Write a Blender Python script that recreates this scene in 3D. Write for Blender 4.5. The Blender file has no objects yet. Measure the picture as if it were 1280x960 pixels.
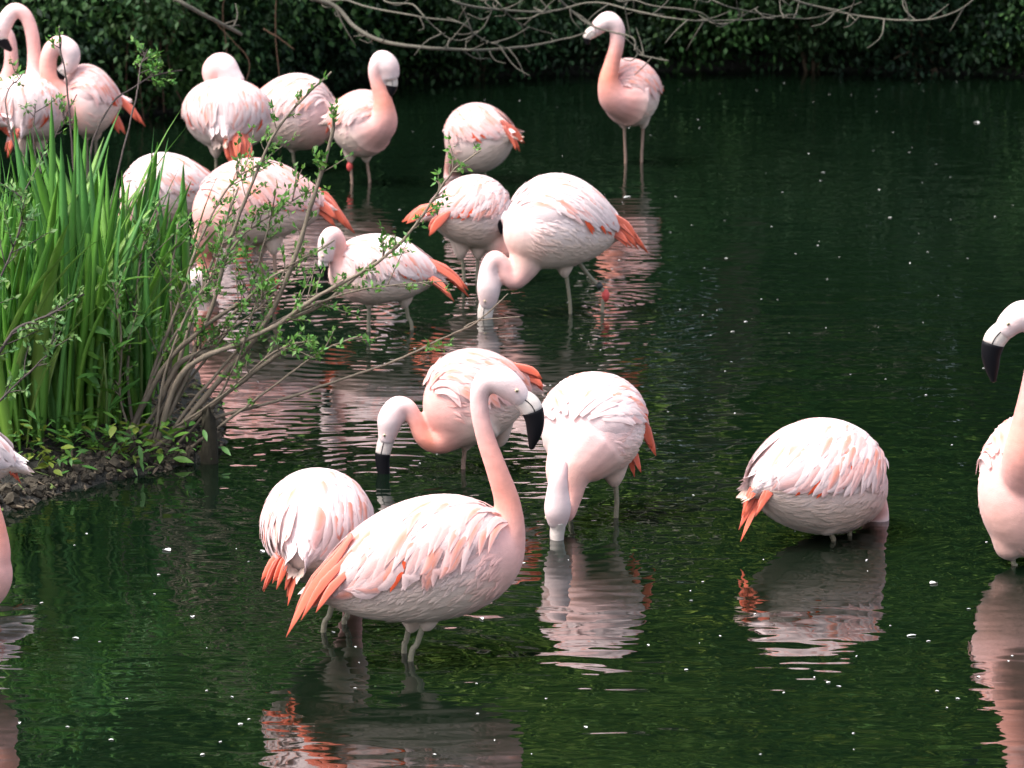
import bpy, bmesh, math, random
import numpy as np
from mathutils import Vector
rad = math.radians
rng = np.random.default_rng(7)
random.seed(7)
sc = bpy.context.scene
col = sc.collection

# ------------------------------------------------------------------ camera
F = 4000.0                      # focal length in photo pixels (1280 wide)
H = 2.97                        # camera height above the water
PITCH = math.atan(826 / F)
cam_d = bpy.data.cameras.new('camera')
cam = bpy.data.objects.new('camera', cam_d); col.objects.link(cam)
cam.location = (0, 0, H)
cam.rotation_euler = (rad(90) - PITCH, 0, 0)
cam_d.sensor_width = 36.0
cam_d.lens = 36.0 * F / 1280
cam_d.clip_start = 0.1
cam_d.clip_end = 600
cam_d.dof.use_dof = True
cam_d.dof.focus_distance = 11.2
cam_d.dof.aperture_fstop = 7.5
sc.camera = cam
# ------------------------------------------------------------------ light
SUN_EL, SUN_AZ = 62.0, -112.0     # azimuth measured from +Y (view direction) towards +X
world = bpy.data.worlds.new('World'); sc.world = world
world.use_nodes = True
wn = world.node_tree.nodes; wl = world.node_tree.links
bg = wn['Background']
sky = wn.new('ShaderNodeTexSky'); sky.sky_type = 'NISHITA'; sky.sun_disc = False
sky.sun_elevation = rad(SUN_EL); sky.sun_rotation = rad(SUN_AZ)
sky.air_density = 1.0; sky.dust_density = 4.0; sky.ozone_density = 1.0
hs = wn.new('ShaderNodeHueSaturation'); hs.inputs['Saturation'].default_value = 0.6
wl.new(sky.outputs['Color'], hs.inputs['Color'])
wl.new(hs.outputs['Color'], bg.inputs['Color'])
bg.inputs['Strength'].default_value = 0.15
sun_d = bpy.data.lights.new('sun', 'SUN'); sun_d.energy = 1.5; sun_d.angle = rad(24)
sun_d.color = (1.0, 0.98, 0.955)
sun = bpy.data.objects.new('sun', sun_d); col.objects.link(sun)
sd = Vector((math.sin(rad(SUN_AZ)) * math.cos(rad(SUN_EL)), math.cos(rad(SUN_AZ)) * math.cos(rad(SUN_EL)), math.sin(rad(SUN_EL))))
sun.rotation_euler = (-sd).to_track_quat('-Z', 'Y').to_euler()
sun.location = sd * 40
sc.view_settings.view_transform = 'Standard'
sc.view_settings.look = 'None'
sc.view_settings.gamma = 1.0
sc.view_settings.exposure = 1.52
sc.view_settings.use_curve_mapping = False
sc.render.engine = 'CYCLES'
sc.cycles.use_denoising = True
sc.cycles.max_bounces = 4
sc.cycles.caustics_reflective = False
sc.cycles.caustics_refractive = False
sc.cycles.diffuse_bounces = 2
sc.cycles.glossy_bounces = 2
sc.cycles.transparent_max_bounces = 4

# ------------------------------------------------------------------ pixel helpers
FWD = np.array([0, math.cos(PITCH), -math.sin(PITCH)])
UP = np.array([0, math.sin(PITCH), math.cos(PITCH)])
CAM = np.array([0, 0, H])
def ray(px, py):
    return FWD + np.array([(px - 640) / F, 0, 0]) - UP * ((py - 480) / F)
def at(px, py, Y):                # the point seen at a photo pixel, Y metres from the camera's bank
    d = ray(px, py); return CAM + d * (Y / d[1])
def ground(px, py, z=0.0):        # the point of the water (or height z) seen at a photo pixel
    d = ray(px, py); return CAM + d * ((z - H) / d[2])
def mpp(Y):                       # metres per photo pixel at distance Y
    return Y / FWD[1] / F
def sstep(a, b, x):
    t = np.clip((x - a) / (b - a), 0, 1); return t * t * (3 - 2 * t)

# ------------------------------------------------------------------ materials
def mat(name):
    m = bpy.data.materials.new(name); m.use_nodes = True
    nt = m.node_tree; return m, nt, nt.nodes, nt.links, nt.nodes['Principled BSDF']
def simple(name, c, rough=0.6, spec=0.4):
    m, nt, n, l, b = mat(name)
    b.inputs['Base Color'].default_value = (*c, 1); b.inputs['Roughness'].default_value = rough
    b.inputs['Specular IOR Level'].default_value = spec
    return m
def attr_mat(name, rough=0.7, trans=0.0, noise_scale=30.0, noise_amt=0.2, bump=0.0, bump_scale=80.0, spec=0.3, stretch=(1, 1, 1), sheen=0.0):
    m, nt, n, l, b = mat(name)
    a = n.new('ShaderNodeAttribute'); a.attribute_name = 'Col'
    tc = n.new('ShaderNodeTexCoord')
    mp = n.new('ShaderNodeMapping'); mp.inputs['Scale'].default_value = stretch
    l.new(tc.outputs['Object'], mp.inputs['Vector'])
    nz = n.new('ShaderNodeTexNoise'); nz.inputs['Scale'].default_value = noise_scale; nz.inputs['Detail'].default_value = 4
    l.new(mp.outputs['Vector'], nz.inputs['Vector'])
    mr = n.new('ShaderNodeMapRange'); mr.inputs['To Min'].default_value = 1 - noise_amt; mr.inputs['To Max'].default_value = 1 + noise_amt
    l.new(nz.outputs['Fac'], mr.inputs['Value'])
    mx = n.new('ShaderNodeVectorMath'); mx.operation = 'SCALE'
    l.new(a.outputs['Color'], mx.inputs[0]); l.new(mr.outputs['Result'], mx.inputs['Scale'])
    l.new(mx.outputs['Vector'], b.inputs['Base Color'])
    b.inputs['Roughness'].default_value = rough; b.inputs['Specular IOR Level'].default_value = spec
    if sheen: b.inputs['Sheen Weight'].default_value = sheen
    if bump:
        n2 = n.new('ShaderNodeTexNoise'); n2.inputs['Scale'].default_value = bump_scale; n2.inputs['Detail'].default_value = 5
        l.new(mp.outputs['Vector'], n2.inputs['Vector'])
        bp = n.new('ShaderNodeBump'); bp.inputs['Strength'].default_value = bump; bp.inputs['Distance'].default_value = 0.01
        l.new(n2.outputs['Fac'], bp.inputs['Height']); l.new(bp.outputs['Normal'], b.inputs['Normal'])
    if trans:
        tr = n.new('ShaderNodeBsdfTranslucent'); l.new(mx.outputs['Vector'], tr.inputs['Color'])
        ms = n.new('ShaderNodeMixShader'); ms.inputs[0].default_value = trans
        l.new(b.outputs[0], ms.inputs[1]); l.new(tr.outputs[0], ms.inputs[2])
        l.new(ms.outputs[0], n['Material Output'].inputs['Surface'])
    return m
M_body = attr_mat('soft_plumage', 0.9, 0.0, 24, 0.2, 0.2, 190, 0.1, (.8, .8, 1.5), 0.15)
M_feather = attr_mat('feather', 0.8, 0.25, 50, 0.08, 0.12, 260, 0.12)
M_leg = attr_mat('leg_skin', 0.55, 0.0, 90, 0.25, 0.4, 150, 0.4)
M_bill = attr_mat('bill_horn', 0.38, 0.0, 60, 0.12, 0.1, 90, 0.5)
M_black = simple('black_horn', (0.004, 0.0035, 0.005), 0.5, 0.15)
M_pupil = simple('pupil', (0.01, 0.01, 0.01), 0.15, 0.6)
M_iris = simple('eye_yellow', (0.62, 0.50, 0.30), 0.3, 0.5)
M_band = simple('ring_plastic', (0.03, 0.035, 0.03), 0.4, 0.5)
M_leaf = attr_mat('leaf_green', 0.5, 0.28, 20, 0.25, 0, 80, 0.35)
M_blade = attr_mat('iris_blade', 0.42, 0.36, 14, 0.22, 0.3, 40, 0.4, (1, 1, 0.12))
M_far = attr_mat('far_foliage', 0.6, 0.18, 2, 0.3, 0, 80, 0.25)
M_bark = attr_mat('bark', 0.85, 0.0, 25, 0.35, 0.9, 60, 0.2, (1, 1, 0.35))

# ------------------------------------------------------------------ mesh helpers
def mesh_obj(name, v, f, material, parent=None, cols=None, smooth=True):
    me = bpy.data.meshes.new(name)
    me.from_pydata([tuple(map(float, p)) for p in v], [], [tuple(map(int, q)) for q in f])
    fin(me, material, cols, smooth)
    o = bpy.data.objects.new(name, me); col.objects.link(o)
    if parent: o.parent = parent
    return o
def fin(me, material, cols=None, smooth=True):
    me.materials.append(material)
    if cols is not None:
        a = me.color_attributes.new('Col', 'FLOAT_COLOR', 'POINT')
        c = np.ones((len(me.vertices), 4), np.float32); c[:, :3] = np.asarray(cols)[:, :3]
        a.data.foreach_set('color', c.ravel())
    if smooth:
        me.polygons.foreach_set('use_smooth', [True] * len(me.polygons))
    me.update()
def tag(o, label, cat, group=None):
    o['label'] = label; o['category'] = cat
    if group: o['group'] = group
    return o
def empty(name, loc):
    o = bpy.data.objects.new(name, None); col.objects.link(o); o.location = tuple(map(float, loc))
    o.empty_display_size = 0.1
    return o
class Bag:                         # collects pieces of ONE part
    def __init__(s): s.v = []; s.f = []; s.c = []; s.n = 0
    def add(s, v, f, c=None):
        v = np.asarray(v, float)
        s.f += [tuple(int(i) + s.n for i in q) for q in f]; s.v.append(v); s.n += len(v)
        if c is None: c = (0.5, 0.5, 0.5)
        c = np.asarray(c, float)
        s.c.append(np.tile(c, (len(v), 1)) if c.ndim == 1 else c)
    def build(s, name, material, parent=None, off=None, smooth=True):
        v = np.concatenate(s.v)
        if off is not None: v = v - np.asarray(off)
        return mesh_obj(name, v, s.f, material, parent, np.concatenate(s.c), smooth)
def spline(P, m):                  # Catmull-Rom through rows of P, m samples
    P = np.asarray(P, float); n = len(P)
    if n == 2:
        t = np.linspace(0, 1, m)[:, None]; return P[0] * (1 - t) + P[1] * t
    Q = np.vstack([2 * P[0] - P[1], P, 2 * P[-1] - P[-2]])
    s = np.linspace(0, n - 1, m); i = np.minimum(s.astype(int), n - 2); t = (s - i)[:, None]
    a, b, c, d = Q[i], Q[i + 1], Q[i + 2], Q[i + 3]
    return 0.5 * (2 * b + (c - a) * t + (2 * a - 5 * b + 4 * c - d) * t**2 + (3 * b - a - 3 * c + d) * t**3)
def frames(C):
    T = np.gradient(C, axis=0); T /= np.linalg.norm(T, axis=1)[:, None] + 1e-12
    N = np.zeros_like(T)
    a = np.array([0, 0, 1.0]) if abs(T[0][2]) < 0.8 else np.array([0, 1.0, 0])
    N[0] = a - T[0] * a.dot(T[0]); N[0] /= np.linalg.norm(N[0])
    for i in range(1, len(T)):
        w = N[i - 1] - T[i] * N[i - 1].dot(T[i]); N[i] = w / (np.linalg.norm(w) + 1e-12)
    return T, N, np.cross(T, N)
def tube(C, R, seg=10, R2=None, N=None, round_ends=True):
    C = np.asarray(C, float); R = np.asarray(R, float)
    if R2 is None: R2 = R
    T, Nn, B = frames(C)
    if N is not None:
        N = np.asarray(N, float)
        Nn = N - T * (T @ N)[:, None]; Nn /= np.linalg.norm(Nn, axis=1)[:, None] + 1e-9
        B = np.cross(T, Nn)
    a = np.linspace(0, 2 * np.pi, seg, endpoint=False)
    ring = (np.cos(a)[None, :, None] * Nn[:, None, :] * R[:, None, None] + np.sin(a)[None, :, None] * B[:, None, :] * np.asarray(R2)[:, None, None])
    v = (C[:, None, :] + ring).reshape(-1, 3)
    m = len(C); f = []
    for i in range(m - 1):
        for j in range(seg):
            k = (j + 1) % seg
            f.append((i * seg + j, i * seg + k, (i + 1) * seg + k, (i + 1) * seg + j))
    e0 = C[0] - T[0] * R[0] * (0.6 if round_ends else 0); e1 = C[-1] + T[-1] * R[-1] * (0.6 if round_ends else 0)
    v = np.vstack([v, e0, e1]); a0 = m * seg
    for j in range(seg):
        k = (j + 1) % seg
        f.append((a0, k, j)); f.append((a0 + 1, (m - 1) * seg + j, (m - 1) * seg + k))
    return v, f

# ------------------------------------------------------------------ the setting: ground and water
def poly_sd(px, py, poly):         # signed distance to a polygon, negative inside
    d = np.full(px.shape, 1e9); ins = np.zeros(px.shape, bool); n = len(poly)
    for i in range(n):
        ax, ay = poly[i]; bx, by = poly[(i + 1) % n]
        ex, ey = bx - ax, by - ay
        t = np.clip(((px - ax) * ex + (py - ay) * ey) / (ex * ex + ey * ey + 1e-12), 0, 1)
        d = np.minimum(d, np.hypot(px - ax - t * ex, py - ay - t * ey))
        c = ((ay > py) != (by > py)) & (px < (bx - ax) * (py - ay) / (by - ay + 1e-12) + ax)
        ins ^= c
    return np.where(ins, -d, d)
def gp(px, py): return tuple(ground(px, py)[:2])
FARY = 27.3
far_line = [gp(-400, 150), gp(40, 142), gp(150, 148), gp(230, 140), gp(330, 118), gp(430, 104), gp(560, 97), gp(760, 92), gp(960, 86), gp(1150, 92), gp(1300, 96), gp(1800, 110)]
pond = [(-9, 1.5), (-2.6, 2.4), (3, 2.2), (9, 3)] + [(13, 12), (14, 22)] + far_line[::-1] + [(-9, 20)]
head = [gp(-900, 655), gp(-260, 660), gp(-60, 652), gp(10, 632), gp(60, 612), gp(110, 600), gp(160, 590), gp(205, 580), gp(236, 572), gp(258, 552), gp(250, 515), gp(225, 470), gp(185, 430), gp(130, 400), gp(40, 390), gp(-200, 380), gp(-900, 400)]
def hash_noise(x, y, s, seed):
    r = np.random.default_rng(seed); z = 0
    for k in range(7):
        a = r.uniform(0, 6.28); fr = s * r.uniform(0.5, 2.2); z = z + np.sin((x * math.cos(a) + y * math.sin(a)) * fr + r.uniform(0, 6.28)) / 7
    return z
def terrain_z(x, y):
    dp = poly_sd(x, y, pond); dh = poly_sd(x, y, head) + .05 * hash_noise(x, y, 11, 12) + .03 * hash_noise(x, y, 27, 13)
    nz = hash_noise(x, y, 3.0, 3)
    zp = -0.45 + 0.55 * sstep(-0.6, 0.25, dp) + 0.9 * sstep(0.2, 5, dp) + 0.12 * nz * sstep(0, 1, dp)
    hz = -0.45 + 0.5 * sstep(0.55, -0.02, dh) + 0.17 * sstep(0.0, -0.7, dh) + (0.035 * hash_noise(x, y, 9, 5) + .022 * hash_noise(x, y, 31, 6)) * sstep(0.25, -0.1, dh)
    return np.maximum(zp, hz)
gx = np.concatenate([np.linspace(-300, -16, 10), np.linspace(-15, -4, 16), np.linspace(-3.7, -.8, 110), np.linspace(-.7, 0, 6), np.linspace(0.3, 15, 34), np.linspace(17, 300, 10)])
gy = np.concatenate([np.linspace(-200, -4, 8), np.linspace(-3, 9, 16), np.linspace(9.2, 16, 220), np.linspace(16.3, 34, 50), np.linspace(37, 400, 12)])
X, Y_ = np.meshgrid(gx, gy); Z = terrain_z(X, Y_)
nxx = len(gx); fs = [(j * nxx + i, j * nxx + i + 1, (j + 1) * nxx + i + 1, (j + 1) * nxx + i) for j in range(len(gy) - 1) for i in range(nxx - 1)]
m_ground, nt, n, l, b = mat('wet_mud')
tc = n.new('ShaderNodeTexCoord')
nz1 = n.new('ShaderNodeTexNoise'); nz1.inputs['Scale'].default_value = 7; nz1.inputs['Detail'].default_value = 8
nz2 = n.new('ShaderNodeTexNoise'); nz2.inputs['Scale'].default_value = 45; nz2.inputs['Detail'].default_value = 6
cr = n.new('ShaderNodeValToRGB')
cr.color_ramp.elements[0].position = 0.3; cr.color_ramp.elements[0].color = (0.006, 0.005, 0.0035, 1)
cr.color_ramp.elements[1].position = 0.72; cr.color_ramp.elements[1].color = (0.030, 0.023, 0.016, 1)
e = cr.color_ramp.elements.new(0.52); e.color = (0.014, 0.0125, 0.007, 1)
for z_ in (nz1, nz2): l.new(tc.outputs['Object'], z_.inputs['Vector'])
l.new(nz1.outputs['Fac'], cr.inputs['Fac']); l.new(cr.outputs['Color'], b.inputs['Base Color'])
bp = n.new('ShaderNodeBump'); bp.inputs['Strength'].default_value = 1.0; bp.inputs['Distance'].default_value = 0.05
l.new(nz2.outputs['Fac'], bp.inputs['Height']); l.new(bp.outputs['Normal'], b.inputs['Normal'])
b.inputs['Roughness'].default_value = 0.7
g = mesh_obj('ground', np.stack([X.ravel(), Y_.ravel(), Z.ravel()], 1), fs, m_ground); g['kind'] = 'structure'

# water: a sheet with ripples running out from the legs and bills that stand in it
RINGS = []                         # filled from the birds' places: (px, py, wavelength, amplitude, reach)
RINGS += [(513, 826, .16, .9, .8), (697, 672, .085, 1.1, .7), (1098, 660, .10, 1.0, .7), (481, 592, .075, 1.1, .8), (607, 402, .09, 1.3, 1.1), (461, 417, .10, 1.2, .9), (752, 383, .09, 1.1, .9), (345, 366, .12, 1.1, .9), (782, 203, .13, 1.2, 1.6), (597, 352, .10, 1.1, 1.0), (1270, 705, .13, .7, .7)]
m_water, nt, n, l, b = mat('pond_water')
geo = n.new('ShaderNodeNewGeometry')
def math_node(op, a, bb=None, c=None):
    q = n.new('ShaderNodeMath'); q.operation = op
    for i, x_ in enumerate((a, bb, c)):
        if x_ is None: continue
        if isinstance(x_, (int, float)): q.inputs[i].default_value = x_
        else: l.new(x_, q.inputs[i])
    return q.outputs[0]
def noise_h(scale, detail, amp, sx=1.0, sy=1.0, w=0.0, rough=0.5):
    mp = n.new('ShaderNodeMapping'); mp.inputs['Scale'].default_value = (sx, sy, 1); mp.inputs['Location'].default_value = (w, w * 1.7, w)
    l.new(geo.outputs['Position'], mp.inputs['Vector'])
    t = n.new('ShaderNodeTexNoise'); t.inputs['Scale'].default_value = scale; t.inputs['Detail'].default_value = detail; t.inputs['Roughness'].default_value = rough
    t.inputs['Distortion'].default_value = 0.4
    l.new(mp.outputs['Vector'], t.inputs['Vector'])
    return math_node('MULTIPLY', t.outputs['Fac'], amp)
hh = noise_h(1.3, 1, 0.012)
hh = math_node('ADD', hh, noise_h(4.2, 1, 0.0050, 0.8, 1.3, 3.1))
# breeze patches: where the fine ripple is strong or calm
patch = noise_h(0.45, 1, 1.0, 1, 1, 8.3)
mrp = n.new('ShaderNodeMapRange'); mrp.inputs['From Min'].default_value = 0.38; mrp.inputs['From Max'].default_value = 0.62
mrp.inputs['To Min'].default_value = 0.35; mrp.inputs['To Max'].default_value = 1.15
l.new(patch, mrp.inputs['Value'])
fine = noise_h(9, 1, 0.0021, 0.6, 1.6, 5.0)
hh = math_node('ADD', hh, math_node('MULTIPLY', fine, mrp.outputs['Result']))
for (rx, ry, lam, amp, reach) in RINGS:
    p = ground(rx, ry)
    vm = n.new('ShaderNodeVectorMath'); vm.operation = 'DISTANCE'
    l.new(geo.outputs['Position'], vm.inputs[0]); vm.inputs[1].default_value = tuple(map(float, p))
    d_ = vm.outputs['Value']
    s_ = math_node('SINE', math_node('MULTIPLY', d_, 2 * math.pi / lam))
    e_ = math_node('POWER', 2.718, math_node('MULTIPLY', d_, -1.0 / reach))
    hh = math_node('MULTIPLY_ADD', math_node('MULTIPLY', s_, e_), amp * lam * 0.0052, hh)
bp = n.new('ShaderNodeBump'); bp.inputs['Strength'].default_value = 1.0; bp.inputs['Distance'].default_value = 1.0
l.new(hh, bp.inputs['Height']); l.new(bp.outputs['Normal'], b.inputs['Normal'])
b.inputs['Base Color'].default_value = (0.0022, 0.0062, 0.0028, 1)
b.inputs['Roughness'].default_value = 0.02
b.inputs['IOR'].default_value = 1.95
w_ = mesh_obj('pond_water', [(-60, -20, 0), (60, -20, 0), (60, 60, 0), (-60, 60, 0)], [(0, 1, 2, 3)], m_water, smooth=False)
w_['kind'] = 'structure'

# ------------------------------------------------------------------ foliage helpers
def leaf_quads(P, D, Nrm, L, Wd, cols, bag_v, bag_f, bag_c):
    """folded rhombic leaves: base, two sides, tip"""
    n_ = len(P)
    D = D / (np.linalg.norm(D, axis=1)[:, None] + 1e-9)
    S = np.cross(D, Nrm); S /= np.linalg.norm(S, axis=1)[:, None] + 1e-9
    Nn = np.cross(S, D)
    L = L[:, None]; Wd = Wd[:, None]
    v = np.stack([P, P + D * L * .42 + S * Wd * .5 + Nn * Wd * .13, P + D * L, P + D * L * .42 - S * Wd * .5 + Nn * Wd * .13], 1).reshape(-1, 3)
    idx = np.arange(n_)[:, None] * 4
    f = np.concatenate([idx + [0, 1, 2], idx + [0, 2, 3]], 0)
    bag_v.append(v); bag_f.append(f); bag_c.append(np.repeat(cols, 4, 0))
def tri_mesh(name, v, f, c, material):
    me = bpy.data.meshes.new(name)
    me.vertices.add(len(v)); me.vertices.foreach_set('co', np.asarray(v, np.float32).ravel())
    me.loops.add(len(f) * 3); me.loops.foreach_set('vertex_index', np.asarray(f, np.int32).ravel())
    me.polygons.add(len(f)); me.polygons.foreach_set('loop_start', np.arange(0, len(f) * 3, 3, dtype=np.int32))
    me.update(calc_edges=True)
    fin(me, material, c, False)
    return me
def crown_mesh(name, r, n_leaf, radii, n_clump, leaf, base_col, spread=0.28, zlift=0.0, droop=0.4):
    u = r.normal(size=(n_clump, 3)); u /= np.linalg.norm(u, axis=1)[:, None]
    cc = u * (r.uniform(0.25, 1.0, (n_clump, 1)) ** 0.5) * np.array(radii)
    cc[:, 2] += zlift
    k = r.integers(0, n_clump, n_leaf)
    sz = r.uniform(0.6, 1.3, n_clump)
    P = cc[k] + r.normal(size=(n_leaf, 3)) * spread * sz[k][:, None] * np.array([1, 1, 0.65])
    D = r.normal(size=(n_leaf, 3)) + (P - cc[k]) * 2; D[:, 2] -= droop * 1.5
    Nr = r.normal(size=(n_leaf, 3)) * 0.6 + np.array([0, 0, 1.0])
    tone = (r.uniform(0.75, 1.35, n_clump)[k] * r.uniform(0.75, 1.3, n_leaf))[:, None]
    hue = r.uniform(-1, 1, n_clump)[k][:, None]
    c = np.array(base_col)[None] * tone * (1 + hue * np.array([[0.25, 0.02, -0.1]]))
    V, Fc, Cc = [], [], []
    leaf_quads(P, D, Nr, leaf * r.uniform(.7, 1.3, n_leaf), leaf * .55 * r.uniform(.8, 1.2, n_leaf), c, V, Fc, Cc)
    return tri_mesh(name, V[0], Fc[0], Cc[0], M_far), cc
def wood(name, r, trunk_pts, r0, r1, limbs, parent=None, color=(0.075, 0.058, 0.042)):
    bag = Bag()
    C = spline(trunk_pts, 12); v, f = tube(C, np.linspace(r0, r1, 12), 8); bag.add(v, f, color)
    for lp in limbs:
        C2 = spline(lp, 7); v, f = tube(C2, np.linspace(r1 * .75, r1 * .2, 7), 5); bag.add(v, f, color)
    return bag.build(name, M_bark, parent)
def link_copy(src, parent):
    o = src.copy(); col.objects.link(o); o.parent = parent; return o

# tall trees beyond the far bank (they give the pond its dark green reflections)
r_ = np.random.default_rng(21)
tree_kinds = []
for k, bc in enumerate([(0.090, 0.175, 0.032), (0.180, 0.280, 0.042), (0.050, 0.112, 0.026)]):  # lighter crown colour stands in for sunlit foliage mirrored in the water
    me, cc = crown_mesh('crown', r_, 15000, (2.3, 2.0, 3.9), 70, 0.17, bc, 0.42, 5.2, 0.3)
    tr = wood('trunk', r_, [(0, 0, -.3), (.1, .05, 2), (-.05, .1, 4.5), (.05, 0, 7.5)], .24, .08,
              [[(0, .05, 2.2 + .45 * i), tuple(np.array([0, 0, 2.2 + .45 * i]) * .5 + cc[i * 5] * .5 + np.array([0, 0, .2])), tuple(cc[i * 5])] for i in range(10)])
    tr.data.name = 'trunk'
    tree_kinds.append((me, tr.data)); bpy.data.objects.remove(tr)
tree_words = ['dark green broadleaf tree', 'lighter green broadleaf tree', 'deep green shady tree']
spots = []
for i in range(9): spots.append((-8.4 + 2.15 * i + r_.uniform(-.3, .3), 30.2 + r_.uniform(-.5, .6)))
for i in range(8): spots.append((-8.8 + 2.5 * i + r_.uniform(-.3, .3), 33.4 + r_.uniform(-.6, .6)))
for i in range(9): spots.append((-12 + 3 * i + r_.uniform(-.4, .4), 37.5 + r_.uniform(-.6, .6)))
for i, (x, y) in enumerate(spots):
    k = [0, 1, 2, 0, 1, 0, 1, 2, 0][i % 9]
    t = empty('broadleaf_tree', (x, y, float(terrain_z(np.array([x]), np.array([y]))[0]) - .05))
    t.rotation_euler.z = r_.uniform(0, 6.28); s = r_.uniform(.9, 1.2) * (1.7 if i > 16 else 1.25 if i > 8 else 1); t.scale = (s, s, s)
    cr_ = bpy.data.objects.new('crown', tree_kinds[k][0]); col.objects.link(cr_); cr_.parent = t
    tk = bpy.data.objects.new('trunk', tree_kinds[k][1]); col.objects.link(tk); tk.parent = t
    row = 'standing behind the bank shrubs' if i < 9 else 'in the second row of the wood behind the pond' if i < 17 else 'in the tall back row of the wood'
    tag(t, tree_words[k] + ' ' + row, 'tree', tree_words[k] + 's ' + row)

# shrubs hanging over the far waterline
shrub_kinds = []
for k, bc in enumerate([(0.012, 0.036, 0.010), (0.008, 0.024, 0.008), (0.020, 0.054, 0.012)]):  # leaf colours darkened to carry the shade of the far bank
    me, cc = crown_mesh('foliage', r_, 13000, (1.15, 0.85, 0.85), 75, 0.066, bc, 0.17, 0.85, 0.7)
    st = Bag()
    for i in range(9):
        C = spline([(0.05 * i - .2, 0, -.15), tuple(cc[i * 6] * np.array([.4, .4, .6]) + np.array([0, 0, .1])), tuple(cc[i * 6])], 8)
        v, f = tube(C, np.linspace(.022, .006, 8), 5); st.add(v, f, (.10, .07, .045))
    so = st.build('stem', M_bark); shrub_kinds.append((me, so.data)); bpy.data.objects.remove(so)
shrub_words = ['dark leafy shrub', 'deep green shadowy shrub', 'bright leafed shrub']
sx = []
fl = np.array(far_line)
seg = np.r_[0, np.cumsum(np.hypot(*np.diff(fl, axis=0).T))]
s0 = seg[1] - 1.0
i = 0
while s0 < seg[-2] + 1.5:
    x = np.interp(s0, seg, fl[:, 0]); y = np.interp(s0, seg, fl[:, 1])
    sx.append((x, y + 0.25 + r_.uniform(-.15, .15), 0)); sx.append((x + .5, y + 1.8 + r_.uniform(-.2, .2), 1))
    s0 += 1.0; i += 1
for i, (x, y, back) in enumerate(sx):
    k = [0, 1, 1, 0, 1, 2, 0, 0][(i * 5 + i // 3) % 8]
    t = empty('bank_shrub', (x, y, float(terrain_z(np.array([x]), np.array([y]))[0]) - .12))
    t.rotation_euler.z = r_.uniform(0, 6.28); s = r_.uniform(.85, 1.15) * (1.5 if back else 1); t.scale = (s, s, s)
    o = bpy.data.objects.new('foliage', shrub_kinds[k][0]); col.objects.link(o); o.parent = t
    o = bpy.data.objects.new('stem', shrub_kinds[k][1]); col.objects.link(o); o.parent = t
    row = 'set back from the water on the far bank' if back else 'hanging over the far waterline of the pond'
    tag(t, shrub_words[k] + ' ' + row, 'shrub', shrub_words[k] + 's ' + row)

# ------------------------------------------------------------------ flamingos
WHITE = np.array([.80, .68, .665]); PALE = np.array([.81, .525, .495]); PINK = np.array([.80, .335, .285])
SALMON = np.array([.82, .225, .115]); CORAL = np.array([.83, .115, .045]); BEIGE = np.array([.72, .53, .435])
def prof(u):
    return (u ** 0.52) * ((1 - u) ** 0.74) / 0.4345
def lens_feather(path, nrm, width, camber=.18, pts=7):
    """a feather blade: three strips across, tapered, cambered"""
    P = spline(path, pts); Nn = spline(nrm, pts)
    T = np.gradient(P, axis=0); T /= np.linalg.norm(T, axis=1)[:, None] + 1e-9
    S = np.cross(T, Nn); S /= np.linalg.norm(S, axis=1)[:, None] + 1e-9
    Nn = np.cross(S, T)
    t = np.linspace(0, 1, pts); w = width * .5 * np.clip((t * 3.0 + .3), 0, 1) ** .7 * np.clip(1.015 - t ** 2.6, 0, 1) ** .75
    w = w[:, None]
    rows = [P - S * w - Nn * w * camber * 2, P - S * w * .45 - Nn * w * camber * .4, P, P + S * w * .45 - Nn * w * camber * .4, P + S * w - Nn * w * camber * 2]
    v = np.stack(rows, 1).reshape(-1, 3); f = []
    for i in range(pts - 1):
        for j in range(4): f.append((i * 5 + j, i * 5 + j + 1, i * 5 + j + 6, i * 5 + j + 5))
    return v, f
def feather_cols(root, mid, tip, edge, pts=7):
    t = np.linspace(0, 1, pts)[:, None]
    c = np.where(t < .5, root + (mid - root) * t * 2, mid + (tip - mid) * (t - .5) * 2)
    out = np.stack([c * .35 + edge * .65, c * .8 + edge * .2, c, c * .8 + edge * .2, c * .35 + edge * .65], 1)
    return out.reshape(-1, 3)

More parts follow.
